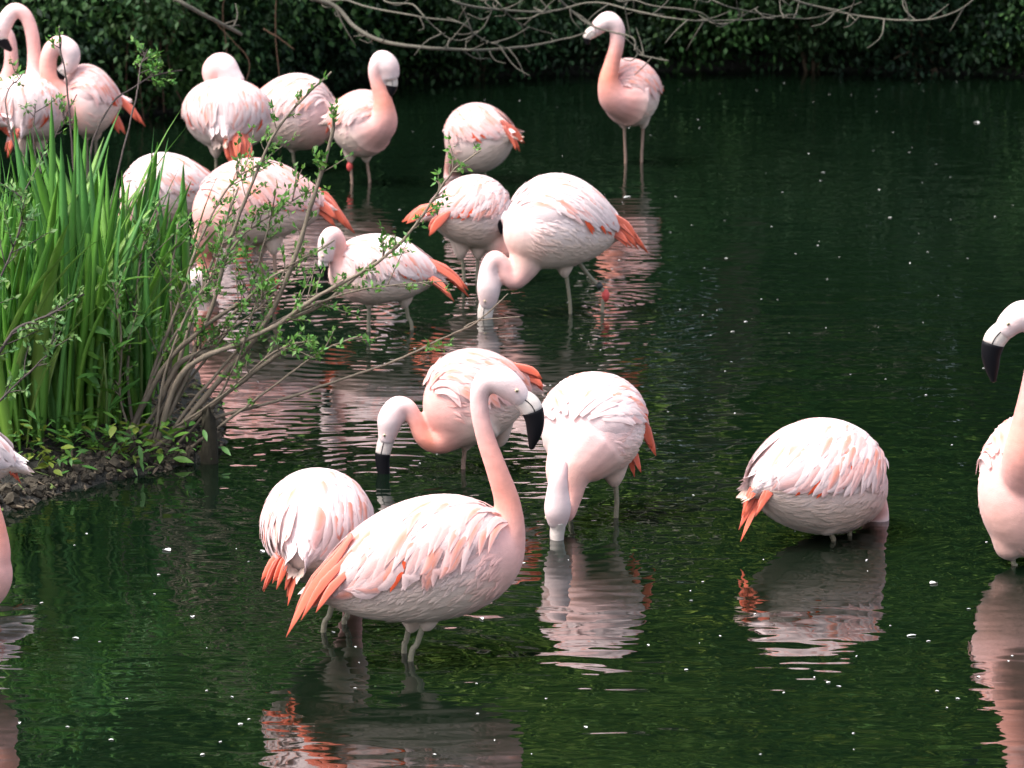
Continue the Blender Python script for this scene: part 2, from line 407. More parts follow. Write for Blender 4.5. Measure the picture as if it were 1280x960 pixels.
BIRDS = []
def flamingo(label, base, torso, neck, bill, legs, tail, pink=.5, black_at=.45, seed=0, detail=True, eye=True, droop=1.0, wing=True, knees=(), band=None, white=0.0, fan=0.0, thigh=1.0):
    r = np.random.default_rng(1000 + seed)
    o0 = ground(*base); Y0 = o0[1]; k = mpp(Y0)
    root = empty('flamingo', (o0[0], o0[1], 0.0)); off = np.array([o0[0], o0[1], 0.0])
    tag(root, label, 'flamingo', 'flamingos wading in the pond')
    def W(p): return at(p[0], p[1], Y0 + (p[2] if len(p) > 2 else 0))
    (Bp, Rp, rh, rw) = torso[:4]; arch = torso[4] if len(torso) > 4 else 6
    Bw, Rw = W(Bp), W(Rp); rh *= k; rw *= k
    ax = Rw - Bw; Ln = np.linalg.norm(ax); ax /= Ln
    side = np.cross(ax, [0, 0, 1.0]); side /= np.linalg.norm(side); upv = np.cross(side, ax)
    def S(u, th, sg, offs=0.0):    # a point of the torso's surface, and its normal
        uu = min(max(u, .004), .965); c = Bw + ax * Ln * u + upv * (arch * k * math.sin(math.pi * min(max(u, 0), 1)))
        if u > .96: c = c - np.array([0, 0, 1.]) * (u - .96) * Ln * .3
        q = prof(uu); nrm = side * sg * math.sin(th) / rw + upv * math.cos(th) / rh
        du = (prof(min(uu + .02, .97)) - prof(uu)) / (.02 * Ln) if u < .94 else -1.2
        nrm /= np.linalg.norm(nrm); nrm = nrm - ax * np.clip(du, -2, 2) * (rh + rw) * .5 * .8; nrm /= np.linalg.norm(nrm)
        rad_ = side * sg * math.sin(th) * rw * q + upv * math.cos(th) * rh * q
        return c + rad_ + nrm * offs, nrm
    # ---- the body: torso, neck, head and thighs grown together into one skin
    bag = Bag()
    us = np.concatenate([[.004, .02, .05], np.linspace(.1, .9, 15), [.95, .985]])
    C = np.array([Bw + ax * Ln * u + upv * (arch * k * math.sin(math.pi * u)) for u in us])
    a = np.linspace(0, 2 * np.pi, 28, endpoint=False)
    v = np.concatenate([C[i] + prof(u) * (np.cos(a)[:, None] * upv * rh + np.sin(a)[:, None] * side * rw) for i, u in enumerate(us)])
    v = np.vstack([v, C[0] - ax * .002, C[-1] + ax * .002]); f = []
    for i in range(len(us) - 1):
        for j in range(28): f.append((i * 28 + j, i * 28 + (j + 1) % 28, (i + 1) * 28 + (j + 1) % 28, (i + 1) * 28 + j))
    q = len(us) * 28
    for j in range(28): f.append((q, (j + 1) % 28, j)); f.append((q + 1, (len(us) - 1) * 28 + j, (len(us) - 1) * 28 + (j + 1) % 28))
    bag.add(v, f)
    NP = np.array([np.r_[W(p), p[3] * k] for p in neck]); m = 9 * len(neck)
    NS = spline(NP, m); NS[:, 3] = np.maximum(NS[:, 3], .006)
    v, f = tube(NS[:, :3], NS[:, 3], 16); bag.add(v, f)
    LG = []
    for lg in legs:
        t0 = W(lg[0]); pts = [W(p) for p in lg[1:]]
        LG.append((t0, pts))
        inner = t0 + np.array([0, 0, .075])
        nxt = t0 + (pts[0] - t0) / np.linalg.norm(pts[0] - t0) * .032
        v, f = tube(spline(np.vstack([inner, t0, nxt]), 9), np.interp(np.linspace(0, 1, 9), [0, .5, .8, 1], [.06 * thigh, .034 * thigh ** 1.5, .018 * thigh, .011]), 12); bag.add(v, f)
    vv = np.concatenate(bag.v) - off
    me0 = bpy.data.meshes.new('body_src'); me0.from_pydata(vv.tolist(), [], bag.f); me0.update()
    tmp = bpy.data.objects.new('body_src', me0); col.objects.link(tmp)
    md = tmp.modifiers.new('r', 'REMESH'); md.mode = 'VOXEL'; md.voxel_size = .0085
    ms = tmp.modifiers.new('s', 'SMOOTH'); ms.factor = .5; ms.iterations = 9
    dg = bpy.context.evaluated_depsgraph_get()
    me = bpy.data.meshes.new_from_object(tmp.evaluated_get(dg))
    bpy.data.objects.remove(tmp); bpy.data.meshes.remove(me0)
    me.name = 'body'
    co = np.empty(len(me.vertices) * 3); me.vertices.foreach_get('co', co); co = co.reshape(-1, 3) + off
    dn = np.full(len(co), 1e9); tn = np.zeros(len(co)); rn = np.full(len(co), .01)
    for i in range(m):
        dd = np.linalg.norm(co - NS[i, :3], axis=1) / NS[i, 3]
        w = dd < dn; dn = np.where(w, dd, dn); tn = np.where(w, i / (m - 1), tn)
    uu = np.clip((co - Bw) @ ax / Ln, 0, 1)
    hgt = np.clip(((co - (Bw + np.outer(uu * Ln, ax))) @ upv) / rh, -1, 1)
    nz = hash_noise(co[:, 0] * 14, co[:, 2] * 14 + co[:, 1] * 9, 3, seed)[:, None]
    top = WHITE * (.55 + .45 * white) + PALE * .45 * (1 - white)
    top = top * (1 - max(0, pink - .5) * .55) + PINK * max(0, pink - .5) * .55
    ct = BEIGE + (top - BEIGE) * sstep(-.5, .35, hgt)[:, None]  # beige belly: underside shade blended into the plumage colour
    br = (1 - sstep(.05, .38, uu))[:, None] * pink * .8
    ct = ct * (1 - br) + PINK * br + nz * .03
    nc = [(0, PALE * (1 - pink * .7) + PINK * pink * .7), (.28, PALE * (1 - pink) + (PINK * .35 + SALMON * .65) * pink), (.42, PALE * (1 - pink) + (PINK * .7 + SALMON * .3) * pink), (.56, PALE * .75 + PINK * .25), (.68, WHITE * .35 + PALE * .65), (.8, WHITE * .6 + PALE * .4), (.88, PALE * .7 + WHITE * .3), (1, WHITE * .85 + PALE * .15)]
    cn = np.stack([np.interp(tn, [z[0] for z in nc], [z[1][j] for z in nc]) for j in range(3)], 1) + nz * .02
    wn_ = (1 - sstep(1.0, 1.35, dn))[:, None] * sstep(.05, .28, tn)[:, None]
    cv = np.clip(ct * (1 - wn_) + cn * wn_, 0.01, .9)
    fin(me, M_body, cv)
    body = bpy.data.objects.new('body', me); col.objects.link(body); body.parent = root
    # ---- small body feathers, lying along the flanks and breast
    pb = Bag()
    for _ in range(1100 if detail else 320):
        u = r.uniform(.10, .96); th = r.uniform(.2, 3.0); sg = r.choice([-1, 1])
        if NS is not None:
            p_, _n = S(u, th, sg)
            if np.min(np.linalg.norm(NS[4:, :3] - p_, axis=1) / NS[4:, 3]) < 1.02: continue
        Lf = r.uniform(.045, .085) * (1 if detail else 1.3); psi = r.normal(.45 - .6 * max(0, th - 1.8), .22)
        rl = (rh + rw) * .5 * max(prof(min(u, .9)), .25)
        path = []; nr = []
        for t in (0, .5, 1):
            p, nn = S(u + Lf * math.cos(psi) / Ln * t, th + Lf * math.sin(psi) / rl * t, sg, -.003 + .0066 * t); path.append(p); nr.append(nn)
        v, f = lens_feather(path, nr, Lf * r.uniform(.24, .40), .10, 4)
        hgt_ = math.cos(th); c = BEIGE + (top - BEIGE) * float(sstep(-.5, .35, hgt_))  # same painted underside shade, beige towards the belly
        bq = (1 - float(sstep(.05, .38, u))) * pink * .8
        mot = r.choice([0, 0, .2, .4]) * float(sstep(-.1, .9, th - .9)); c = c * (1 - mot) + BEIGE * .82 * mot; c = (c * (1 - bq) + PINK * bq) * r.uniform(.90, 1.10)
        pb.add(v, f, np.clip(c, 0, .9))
    if pb.v:
        pl = pb.build('plumage', M_body, body, off); pl['kind'] = 'stuff'
    # ---- wings
    if wing:
        for sg in (-1, 1):
            shell = Bag(); ug = np.linspace(.07, .92, 15); tg = np.linspace(.0, 1.0, 11); v = []; cs = []
            for i, u in enumerate(ug):
                lim = 1.50 - .6 * (1 - min((u - .07) / .3, 1)) ** 1.5 + .12 * math.sin(u * 9)
                for j, t in enumerate(tg):
                    edge = min(1, (1 - t) * 4.5 + .05) * min(1, (u - .06) * 7) * min(1, max(0, (.915 - u) * 6))
                    p, nn = S(u, t * lim, sg, -.006 + .022 * edge); v.append(p)
                    cs.append(top * (1 - .35 * pink * (1 - t)) + (PINK - top) * .25 * pink * r.uniform(.3, 1))
            f = [(i * 11 + j, i * 11 + j + 1, (i + 1) * 11 + j + 1, (i + 1) * 11 + j) for i in range(14) for j in range(10)]
            shell.add(v, f, np.array(cs))
            cov = Bag(); wobj = shell.build('wing', M_body, root, off)
            nrow = 10
            for i in range(nrow):
                u0 = .08 + .66 * i / (nrow - 1)
                lim = 1.22 - .55 * (1 - min((u0 - .08) / .3, 1)) ** 1.5
                Lf = (.095 + .11 * (i / (nrow - 1))) * min(1.15, Ln / .62) * (1 + .0 * r.random())
                Wf = .030 + .012 * i / (nrow - 1)
                rl = (rh + rw) * .5 * prof(u0)
                nth = max(3, int(rl * lim / (Wf * .66)))
                for j in range(nth):
                    th = .06 + (lim - .06) * (j + r.uniform(.2, .8)) / nth
                    psi = (.38 + .80 * th / 1.5 * (1 - .40 * i / nrow)) * droop + r.normal(0, .1)
                    u1 = u0 + r.normal(0, .012); L_ = Lf * r.uniform(.85, 1.25) * (1.35 if r.random() < .15 else 1)
                    path = []; nr = []
                    for t in (0, .33, .66, 1):
                        th_ = min(th + L_ * math.sin(psi * (1 + .25 * t)) / max(rl, .05) * t, 1.75 - .25 * r.random())
                        p, nn = S(min(u1 + L_ * math.cos(psi * (1 + .25 * t)) / Ln * t, .90 + .035 * t + .02 * math.sin(j * 2.3)), th_, sg, .013 + .006 * t + r.normal(0, .0008)); path.append(p); nr.append(nn)
                    v, f = lens_feather(path, nr, Wf * r.uniform(.8, 1.2), .07)
                    x = r.random()
                    sal = pink * (.75 if 1 <= i < 6 else .4)
                    tw = top * r.uniform(.95, 1.05)
                    if x < max(sal * .55, .16): mid = PALE * .25 + SALMON * .75; cc = feather_cols(PALE, mid, PINK * .6 + PALE * .4, tw)
                    elif x < sal + .2: mid = PALE * .6 + PINK * .4; cc = feather_cols(PALE, mid, PALE, tw)
                    else: cc = feather_cols(PALE * .5 + tw * .5, tw, tw, np.clip(tw * 1.03, 0, .88))
                    cc = np.clip(cc * r.uniform(.95, 1.04), 0, .9)
                    if detail and i >= 4:
                        ob = mesh_obj('feather', v - off, f, M_feather, wobj, cc)
                    else: cov.add(v, f, cc)
            # red covert feathers peeping out under the lower edge
            for q in range(7):
                if r.random() < .35: continue
                u0 = .56 + .03 * q + r.normal(0, .02); path = []; nr = []
                for t in (0, .5, 1):
                    p, nn = S(u0 + .06 / Ln * t, 1.18 + .48 * t + .06 * (q % 3), sg, .0135 + .002 * t); path.append(p); nr.append(nn)
                v, f = lens_feather(path, nr, .024, .05); cov.add(v, f, CORAL * r.uniform(.85, 1.1))
            c_ = cov.build('covert_feathers', M_feather, wobj, off); c_['kind'] = 'stuff'
    # ---- long red flight feathers and tail
    for q, tf in enumerate(tail):
        p0, p1, wpx = tf[0], tf[1], tf[2]
        a0 = W(p0); a1 = W(p1); midp = (a0 + a1) / 2 + np.array([0, 0, .08]) * np.linalg.norm(a1 - a0)
        a0b = a0 + (a0 - a1) * .25
        nsub = 3
        for s_i in range(nsub):
            jit = r.normal(0, wpx * .20 * k, 3); sh = (s_i - 1) * .010
            C = spline(np.vstack([a0b + side * sh, a0 + jit * .3 + side * sh, midp + jit * .6 + side * sh, a1 + jit * .9 - (a1 - a0) * .11 * s_i + side * sh * 1.5]), 9)
            t = np.linspace(0, 1, 9); wv = wpx * k * .40 * np.interp(t, [0, .3, .62, .85, 1], [.35, .7, 1, .62, .06])
            nax = np.cross(C[-1] - C[0], [r.normal(0, .4), -1, r.normal(.2, .3)])
            v, f = tube(C, wv, 8, np.interp(t, [0, .5, 1], [.0035, .0022, .0008]), nax, False)
            cc = CORAL * .8 + SALMON * .2; cc = cc * r.uniform(.8, 1.12) + PINK * .12 * r.random(); base_c = np.outer(1 - t, PINK * .5 + cc * .5) + np.outer(t, cc)
            cl = np.repeat(base_c, 8, 0); ev = np.tile([1, .3, 0, .3, 1, .3, 0, .3], 9)[:, None] * .28; cl = np.vstack([cl * (1 - ev) + PALE * ev, base_c[0], base_c[-1]])
            mesh_obj('flight_feather', v - off, f, M_feather, root, np.clip(cl, 0, .9))
    # ---- bill
    if bill:
        BP = spline(np.array([np.r_[W(p), p[3] * k] for p in bill]), 25)
        Tv = BP[0, :3] - BP[-1, :3]
        hp = NS[-6, :3]; pl_n = np.cross(BP[12, :3] - BP[0, :3], BP[-1, :3] - BP[12, :3])
        if np.linalg.norm(pl_n) < 1e-6: pl_n = np.array([0, 1., 0])
        pl_n /= np.linalg.norm(pl_n)
        ib = int(24 * black_at)
        def bill_part(i0, i1, nm, mt, cl, par, g=1.0):
            C = BP[i0:i1 + 1, :3]; R = BP[i0:i1 + 1, 3] * g
            v, f = tube(C, R * .72, 14, R, pl_n)
            o = mesh_obj(nm, v - off, f, mt, par, np.tile(cl, (len(v), 1))); return o
        bo = bill_part(0, ib, 'bill', M_bill, np.array([.66, .56, .50]), root)
        bill_part(ib, 24, 'bill_tip', M_black, np.array([.01, .01, .01]), bo, 1.03)
        # the dark gape line between the upper and lower bill, on both sides
        T_, N_, B_ = frames(BP[:, :3])
        inn = np.cross(T_, pl_n); inn /= np.linalg.norm(inn, axis=1)[:, None]
        gi = range(max(2, ib // 4), ib + 1)
        for sg in (-1, 1):
            Cg = np.array([BP[i, :3] + pl_n * sg * BP[i, 3] * .70 + inn[i] * BP[i, 3] * .22 for i in gi])
            if len(Cg) > 2:
                v, f = tube(Cg, np.full(len(Cg), .0018), 5); mesh_obj('gape_line', v - off, f, M_black, bo)
        if eye:
            ie = int(m * .90); hc = NS[ie, :3]; hr = NS[ie, 3]
            td = NS[ie + 2, :3] - NS[ie - 2, :3]; td /= np.linalg.norm(td)
            crown = np.cross(td, pl_n); crown /= np.linalg.norm(crown)
            mid_ = BP[12, :3]; 
            if crown.dot(mid_ - (BP[0, :3] + BP[-1, :3]) / 2) < 0: crown = -crown
            for sg in (-1, 1):
                pos = hc + (pl_n * sg * .92 + crown * .30) * hr * .98
                for nm, rr, mt, dx in (('eye', .0068, M_iris, 0), ('pupil', .0040, M_pupil, .0042)):
                    bm = bmesh.new(); bmesh.ops.create_icosphere(bm, subdivisions=2, radius=rr)
                    me_ = bpy.data.meshes.new(nm); bm.to_mesh(me_); bm.free(); fin(me_, mt)
                    e_ = bpy.data.objects.new(nm, me_); col.objects.link(e_)
                    if nm == 'eye': e_.parent = root; e_.location = tuple(pos - off); eo = e_
                    else: e_.parent = eo; e_.location = tuple(pl_n * sg * dx)
    # ---- legs
    for li, (t0, pts) in enumerate(LG):
        P = [t0 + np.array([0, 0, .03])] + list(pts)
        last = P[-1]; P.append(np.array([last[0], last[1], -.33]) + (last - P[-2]) * np.array([.3, .3, 0]))
        C = spline(np.array(P), 22); R = .0095 + .004 * np.exp(-((np.linspace(0, 1, 22) - .02) / .12) ** 2) + .0 * C[:, 0]
        v, f = tube(C, R, 9)
        lc = np.array([.23, .20, .135]) if pink < .8 else np.array([.30, .19, .14])
        lo = mesh_obj('leg', v - off, f, M_leg, root, np.tile(lc, (len(v), 1)))
        foot = P[-1]
        # webbed foot on the pond bed
        fb = Bag(); fd = -ax * np.array([1, 1, 0]); fd /= np.linalg.norm(fd) + 1e-9; fs_ = np.array([-fd[1], fd[0], 0])
        fb.add([foot + [0, 0, .012], foot + fd * .09 + fs_ * .05 + [0, 0, -.02], foot + fd * .10 + [0, 0, -.015], foot + fd * .09 - fs_ * .05 + [0, 0, -.02], foot - fd * .02 + [0, 0, -.02]],
               [(0, 1, 2), (0, 2, 3), (0, 4, 1), (0, 3, 4), (1, 4, 3, 2)], (.5, .2, .18))
        fb.build('foot', M_leg, lo, off)
        if li in knees:
            kp = knees[li]; kc = W(kp); v, f = tube(np.array([kc + [.0, 0, .028], kc + [0, 0, .014], kc, kc - [0, 0, .016], kc - [0, 0, .03]]), np.array([.011, .019, .022, .018, .011]), 10)
            mesh_obj('knee_joint', v - off, f, M_leg, lo, np.tile([.62, .08, .07], (len(v), 1)))
        if band and band[0] == li:
            bc_ = W(band[1]); d_ = P[1] - P[0]; d_ /= np.linalg.norm(d_)
            v, f = tube(np.array([bc_ - d_ * .016, bc_ + d_ * .016]), np.array([.0155, .0155]), 12, None, None, False)
            mesh_obj('leg_ring', v - off, f, M_band, lo, np.tile([.03, .03, .03], (len(v), 1)))
    BIRDS.append(root)
    return root

flamingo('flamingo standing tall with an upright curved neck and black bill, coral tail drooping', (513, 826),
    ((652, 684, .07), (392, 740, -.07), 79, 66, 8),
    [(590, 705, .04, 44), (622, 700, .06, 33), (636, 668, .06, 22), (634, 628, .06, 17), (622, 590, .05, 14.2), (608, 550, .05, 12.6), (600, 516, .05, 12), (600, 490, .05, 13), (610, 475, .05, 16.5), (627, 476, .05, 19), (643, 489, .05, 16.5), (654, 501, .05, 12)],
    [(650, 497, .05, 13), (662, 507, .05, 14.5), (668, 522, .05, 12.5), (668, 541, .05, 9.5), (664, 561, .05, 3)],
    [((534, 778, .0), (522, 803, 0), (513, 828, 0)), ((515, 780, .09), (508, 800, .09), (505, 818, .09))],
    [((424, 692, -.10), (362, 789, -.15), 18), ((428, 704, -.115), (380, 774, -.16), 15), ((434, 716, -.13), (398, 764, -.18), 15)], pink=.75, black_at=.40, seed=1, fan=.1)

flamingo('white backed flamingo seen from behind, partly hidden by the tall necked standing bird', (404, 790),
    ((415, 640, .24), (372, 700, -.20), 72, 68, 6),
    [(415, 655, .2, 50), (432, 690, .36, 22), (440, 720, .46, 14), (446, 740, .50, 12), (446, 756, .50, 14), (444, 768, .50, 12)],
    [(444, 764, .5, 11), (442, 774, .5, 10), (440, 785, .5, 8)],
    [((420, 745, 0), (412, 768, 0), (404, 792, 0)), ((440, 745, .1), (434, 770, .1), (430, 785, .1))],
    [((362, 684, -.11), (326, 743, -.20), 14), ((376, 690, -.11), (350, 757, -.21), 15), ((368, 686, -.12), (340, 734, -.22), 14)], pink=.45, seed=2, fan=.55, white=.3)

flamingo('flamingo dipping its black bill tip, S-shaped neck, behind the tall necked standing bird', (592, 586),
    ((532, 520, -.08), (664, 482, .10), 60, 50, 6),
    [(590, 510, -.02, 50), (568, 530, -.04, 36), (548, 550, -.06, 19), (530, 546, -.08, 12.5), (519, 525, -.08, 10.5), (510, 510, -.08, 11), (497, 509, -.08, 14.5), (488, 524, -.08, 16.5), (485, 540, -.08, 13), (482, 552, -.08, 10)],
    [(484, 546, -.08, 10.5), (480, 560, -.08, 10), (478, 574, -.08, 9), (480, 592, -.08, 7.5), (483, 604, -.08, 5)],
    [((582, 555, 0), (580, 572, 0), (579, 588, 0)), ((625, 550, .08), (620, 570, .08), (618, 582, .08))],
    [((648, 466, .06), (684, 492, .07), 16), ((644, 458, .03), (678, 476, .04), 14)], pink=.95, black_at=.40, seed=3)

flamingo('flamingo facing forward, bowing with white head straight down into the water', (768, 650),
    ((712, 566, -.10), (780, 500, .30), 66, 66, 4),
    [(735, 555, .0, 52), (712, 590, -.06, 32), (710, 622, -.10, 18), (707, 642, -.14, 12), (703, 630, -.20, 11), (700, 604, -.25, 11), (699, 584, -.29, 11.5), (698, 594, -.32, 11.5), (697, 612, -.32, 13.5), (697, 634, -.31, 17), (697, 648, -.30, 14.5), (697, 657, -.29, 11)],
    [(697, 648, -.30, 14.5), (697, 658, -.29, 13), (696, 670, -.285, 12), (697, 694, -.28, 9)],
    [((768, 600, .04), (771, 625, .04), (770, 652, .04)), ((716, 615, .02), (714, 635, .02), (713, 656, .02))],
    [((796, 520, .08), (824, 573, .10), 20), ((784, 556, .06), (800, 598, .06), 14)], pink=.5, black_at=.9, seed=4, white=.3, droop=.7)

flamingo('lone flamingo seen from behind on open water, its head sunk under', (1042, 674),
    ((1090, 602, .20), (940, 606, -.18), 73, 74, 6),
    [(1065, 612, .16, 52), (1084, 622, .26, 26), (1095, 638, .30, 17), (1098, 655, .30, 14), (1098, 675, .30, 12)],
    None,
    [((1036, 658, -.04), (1040, 670, -.03), (1042, 684, -.02)), ((1062, 652, .06), (1062, 662, .06), (1062, 672, .06))],
    [((964, 598, -.15), (920, 675, -.22), 14), ((958, 594, -.14), (927, 648, -.21), 13), ((974, 602, -.17), (942, 646, -.25), 13)], pink=.5, seed=5, thigh=1.45, white=.3)

flamingo('flamingo holding its pale head and hooked black bill high, standing on open water', (1272, 702),
    ((1248, 626, -.16), (1345, 594, .22), 92, 64, 4),
    [(1305, 625, .08, 34), (1287, 604, -.08, 36), (1281, 572, -.19, 28), (1287, 525, -.22, 21), (1294, 480, -.22, 17), (1299, 435, -.22, 15), (1295, 405, -.22, 16), (1280, 394, -.22, 19), (1264, 403, -.22, 17), (1253, 416, -.22, 12.5)],
    [(1257, 410, -.22, 13), (1244, 424, -.22, 14), (1239, 442, -.22, 12), (1240, 460, -.22, 8.5), (1242, 477, -.22, 3)],
    [((1264, 690, -.05), (1267, 704, -.05), (1270, 718, -.05)), ((1300, 675, .05), (1302, 690, .05), (1303, 702, .05))],
    [((1350, 590, .25), (1395, 640, .3), 14)], pink=.7, black_at=.36, seed=6, thigh=1.4)

flamingo('flamingo of which only a smooth pink breast shows, near the muddy bank', (-70, 815),
    ((15, 712, .0), (-230, 740, .05), 74, 62, 6),
    [(-50, 705, 0, 44), (-14, 700, 0, 28), (-12, 660, 0, 20), (-24, 610, 0, 16), (-40, 560, 0, 14), (-44, 520, 0, 14), (-30, 500, 0, 16), (-22, 510, 0, 17)],
    [(-24, 508, 0, 13), (-16, 520, 0, 13), (-14, 545, 0, 10), (-20, 566, 0, 3)],
    [((-80, 785, 0), (-78, 800, 0), (-76, 818, 0)), ((-110, 785, .1), (-110, 797, .1), (-110, 808, .1))],
    [((-210, 730, .05), (-270, 790, .05), 15)], pink=.8, seed=7)

flamingo('white rumped flamingo with small coral tail tip standing against the muddy bank', (-60, 684),
    ((-190, 566, -.05), (26, 578, .06), 58, 52, 6),
    [(-150, 570, 0, 44), (-185, 600, -.04, 22), (-200, 630, -.06, 15), (-206, 655, -.06, 13), (-206, 675, -.06, 13)], None,
    [((-70, 620, 0), (-66, 650, 0), (-62, 686, 0)), ((-90, 620, .1), (-88, 650, .1), (-86, 678, .1))],
    [((8, 574, .06), (27, 606, .06), 7), ((2, 572, .03), (20, 600, .03), 7)], pink=.3, seed=8, white=.8)

flamingo('large flamingo feeding with one red kneed leg bent back, dark ring on that leg', (712, 392),
    ((630, 288, -.08), (776, 288, .10), 59, 50, 10),
    [(688, 285, 0, 52), (664, 312, -.04, 30), (654, 336, -.07, 18), (643, 350, -.09, 12.5), (634, 344, -.10, 10.5), (628, 330, -.10, 10), (618, 324, -.10, 11), (611, 338, -.10, 12), (611, 358, -.10, 15), (610, 374, -.10, 12.5), (608, 384, -.1, 9)],
    [(610, 376, -.1, 10), (607, 388, -.1, 10), (606, 400, -.1, 9), (606, 418, -.1, 6)],
    [((706, 340, 0), (711, 366, 0), (713, 393, 0)), ((716, 326, .05), (736, 344, .05), (757, 368, .05), (753, 382, .05))],
    [((764, 276, .06), (811, 318, .08), 14), ((760, 268, .02), (804, 310, .04), 14), ((756, 284, .02), (792, 310, .04), 12)], pink=.35, black_at=.9, seed=9, white=.5, knees={1: (757, 369, .05)}, band=(1, (749, 357, .05)), droop=.5)

flamingo('flamingo with lowered neck and coral wing tips, behind the large red kneed bird', (596, 352),
    ((636, 276, .12), (536, 266, -.10), 45, 42, 6),
    [(608, 284, .08, 36), (624, 302, .02, 20), (634, 314, -.02, 12), (641, 306, -.05, 10), (642, 290, -.08, 10), (638, 276, -.1, 11.5), (633, 268, -.1, 9)],
    [(635, 268, -.1, 6), (630, 273, -.1, 5), (626, 281, -.1, 3.8), (627, 292, -.1, 1.8)],
    [((576, 318, 0), (579, 335, 0), (580, 352, 0)), ((598, 318, .03), (597, 335, .03), (596, 355, .03))],
    [((548, 258, -.13), (505, 280, -.14), 18), ((556, 270, -.16), (534, 296, -.17), 15)], pink=.6, seed=10, white=.4)

flamingo('small headed flamingo with folded neck and spread coral tail, wading beside the willow twigs', (490, 414),
    ((410, 342, -.02), (550, 344, .04), 43, 40, 5),
    [(446, 340, 0, 36), (430, 336, -.04, 20), (424, 318, -.06, 11.5), (423, 303, -.08, 10), (416, 294, -.09, 11.5), (409, 302, -.1, 11.5), (407, 316, -.1, 10), (406, 326, -.1, 8)],
    [(407, 319, -.1, 7.5), (404, 330, -.1, 6.5), (405, 340, -.1, 5.2), (408, 350, -.1, 2.2)],
    [((462, 378, 0), (461, 398, 0), (461, 418, 0)), ((506, 378, .04), (510, 396, .04), (515, 412, .04))],
    [((536, 328, .0), (590, 370, .02), 13), ((530, 342, -.03), (571, 377, -.02), 13), ((532, 324, .04), (584, 358, .05), 12)], pink=.5, black_at=.42, seed=11, white=.3)

flamingo('round pale pink flamingo bowed away with small red tail tips, beyond the preening bird', (606, 227),
    ((566, 186, .14), (640, 166, -.12), 43, 44, 4),
    [(588, 186, .08, 34), (572, 202, .18, 17), (566, 214, .22, 11), (564, 226, .22, 10), (564, 236, .22, 9)], None,
    [((603, 206, 0), (606, 216, 0), (607, 229, 0)), ((590, 208, .08), (591, 218, .08), (592, 226, .08))],
    [((632, 156, -.14), (654, 181, -.14), 10), ((634, 164, -.16), (649, 190, -.16), 8)], pink=.65, seed=12, detail=False)

flamingo('slim pink flamingo standing upright alone under the overhanging bare branch', (786, 204),
    ((764, 128, -.14), (818, 106, .18), 42, 37, 2),
    [(786, 122, -.06, 36), (768, 120, -.16, 21), (761, 102, -.2, 13), (765, 80, -.2, 10), (771, 56, -.2, 9), (771, 36, -.2, 10), (761, 26, -.2, 11.5), (750, 32, -.2, 10), (743, 40, -.2, 7.5)],
    [(745, 38, -.2, 7), (738, 42, -.2, 7), (734, 48, -.2, 5), (735, 55, -.2, 2.5)],
    [((780, 156, 0), (781, 178, 0), (782, 204, 0)), ((804, 156, .05), (803, 178, .05), (802, 200, .05))],
    [((822, 105, .2), (828, 118, .25), 7)], pink=.95, black_at=.7, seed=13, detail=False, eye=False)

flamingo('pink flamingo with tucked down head and black bill tip against its breast, reddish legs', (452, 230),
    ((484, 166, -.12), (412, 148, .12), 41, 36, 3),
    [(462, 158, -.06, 35), (478, 150, -.15, 20), (479, 128, -.18, 12), (473, 106, -.18, 9.5), (470, 88, -.18, 10), (477, 76, -.18, 13), (485, 84, -.18, 14), (488, 98, -.18, 11)],
    [(488, 95, -.18, 8.5), (489, 107, -.18, 8), (485, 116, -.18, 6.5), (477, 121, -.18, 3)],
    [((438, 198, 0), (439, 214, 0), (440, 234, 0)), ((458, 198, .05), (460, 212, .05), (462, 228, .05))],
    [((418, 150, .14), (405, 168, .16), 7)], pink=.85, black_at=.36, seed=14, detail=False, eye=False, knees={0: (437, 208, 0)})

flamingo('roundish flamingo with hidden head on one leg, behind the bird with folded back head', (368, 213),
    ((418, 150, -.04), (310, 138, .10), 47, 42, 4),
    [(392, 146, 0, 38), (406, 134, .10, 18), (392, 116, .16, 12), (366, 112, .18, 12), (346, 116, .18, 12)], None,
    [((366, 186, 0), (367, 200, 0), (369, 215, 0))],
    [((318, 140, .1), (296, 158, .12), 8)], pink=.55, seed=15, detail=False, eye=False)

flamingo('flamingo seen from behind with head folded over its back and broad red tail', (285, 240),
    ((292, 132, .20), (276, 170, -.18), 47, 56, 4),
    [(290, 132, .12, 34), (288, 116, .10, 17), (276, 102, .09, 17), (271, 90, .08, 18.5), (278, 84, .06, 18), (288, 96, .04, 15), (298, 106, .02, 11)], None,
    [((270, 192, 0), (270, 212, 0), (270, 236, 0)), ((296, 192, .08), (296, 210, .08), (296, 230, .08))],
    [((293, 164, -.13), (300, 211, -.20), 19), ((303, 166, -.12), (314, 209, -.19), 17), ((286, 166, -.14), (288, 208, -.21), 16), ((297, 164, -.14), (306, 206, -.22), 17)], pink=.45, seed=16, fan=.6, detail=False, eye=False, white=.3)

flamingo('large salmon flamingo behind the willow twigs with a long red tail over the water', (342, 368),
    ((240, 268, -.06), (410, 256, .08), 53, 48, 10),
    [(290, 270, 0, 46), (264, 292, .06, 24), (256, 318, .10, 14), (264, 342, .10, 11), (256, 352, .10, 11), (248, 346, .10, 12.5), (243, 356, .10, 11)], [(244, 352, .10, 9.5), (240, 364, .10, 9), (240, 376, .10, 6)],
    [((342, 312, 0), (344, 340, 0), (345, 368, 0)), ((326, 314, .1), (327, 336, .1), (328, 358, .1))],
    [((386, 238, .05), (442, 292, .06), 18), ((380, 246, .02), (428, 280, .03), 16), ((386, 232, .08), (436, 278, .09), 15)], pink=.95, seed=17, knees={0: (345, 354, 0)})

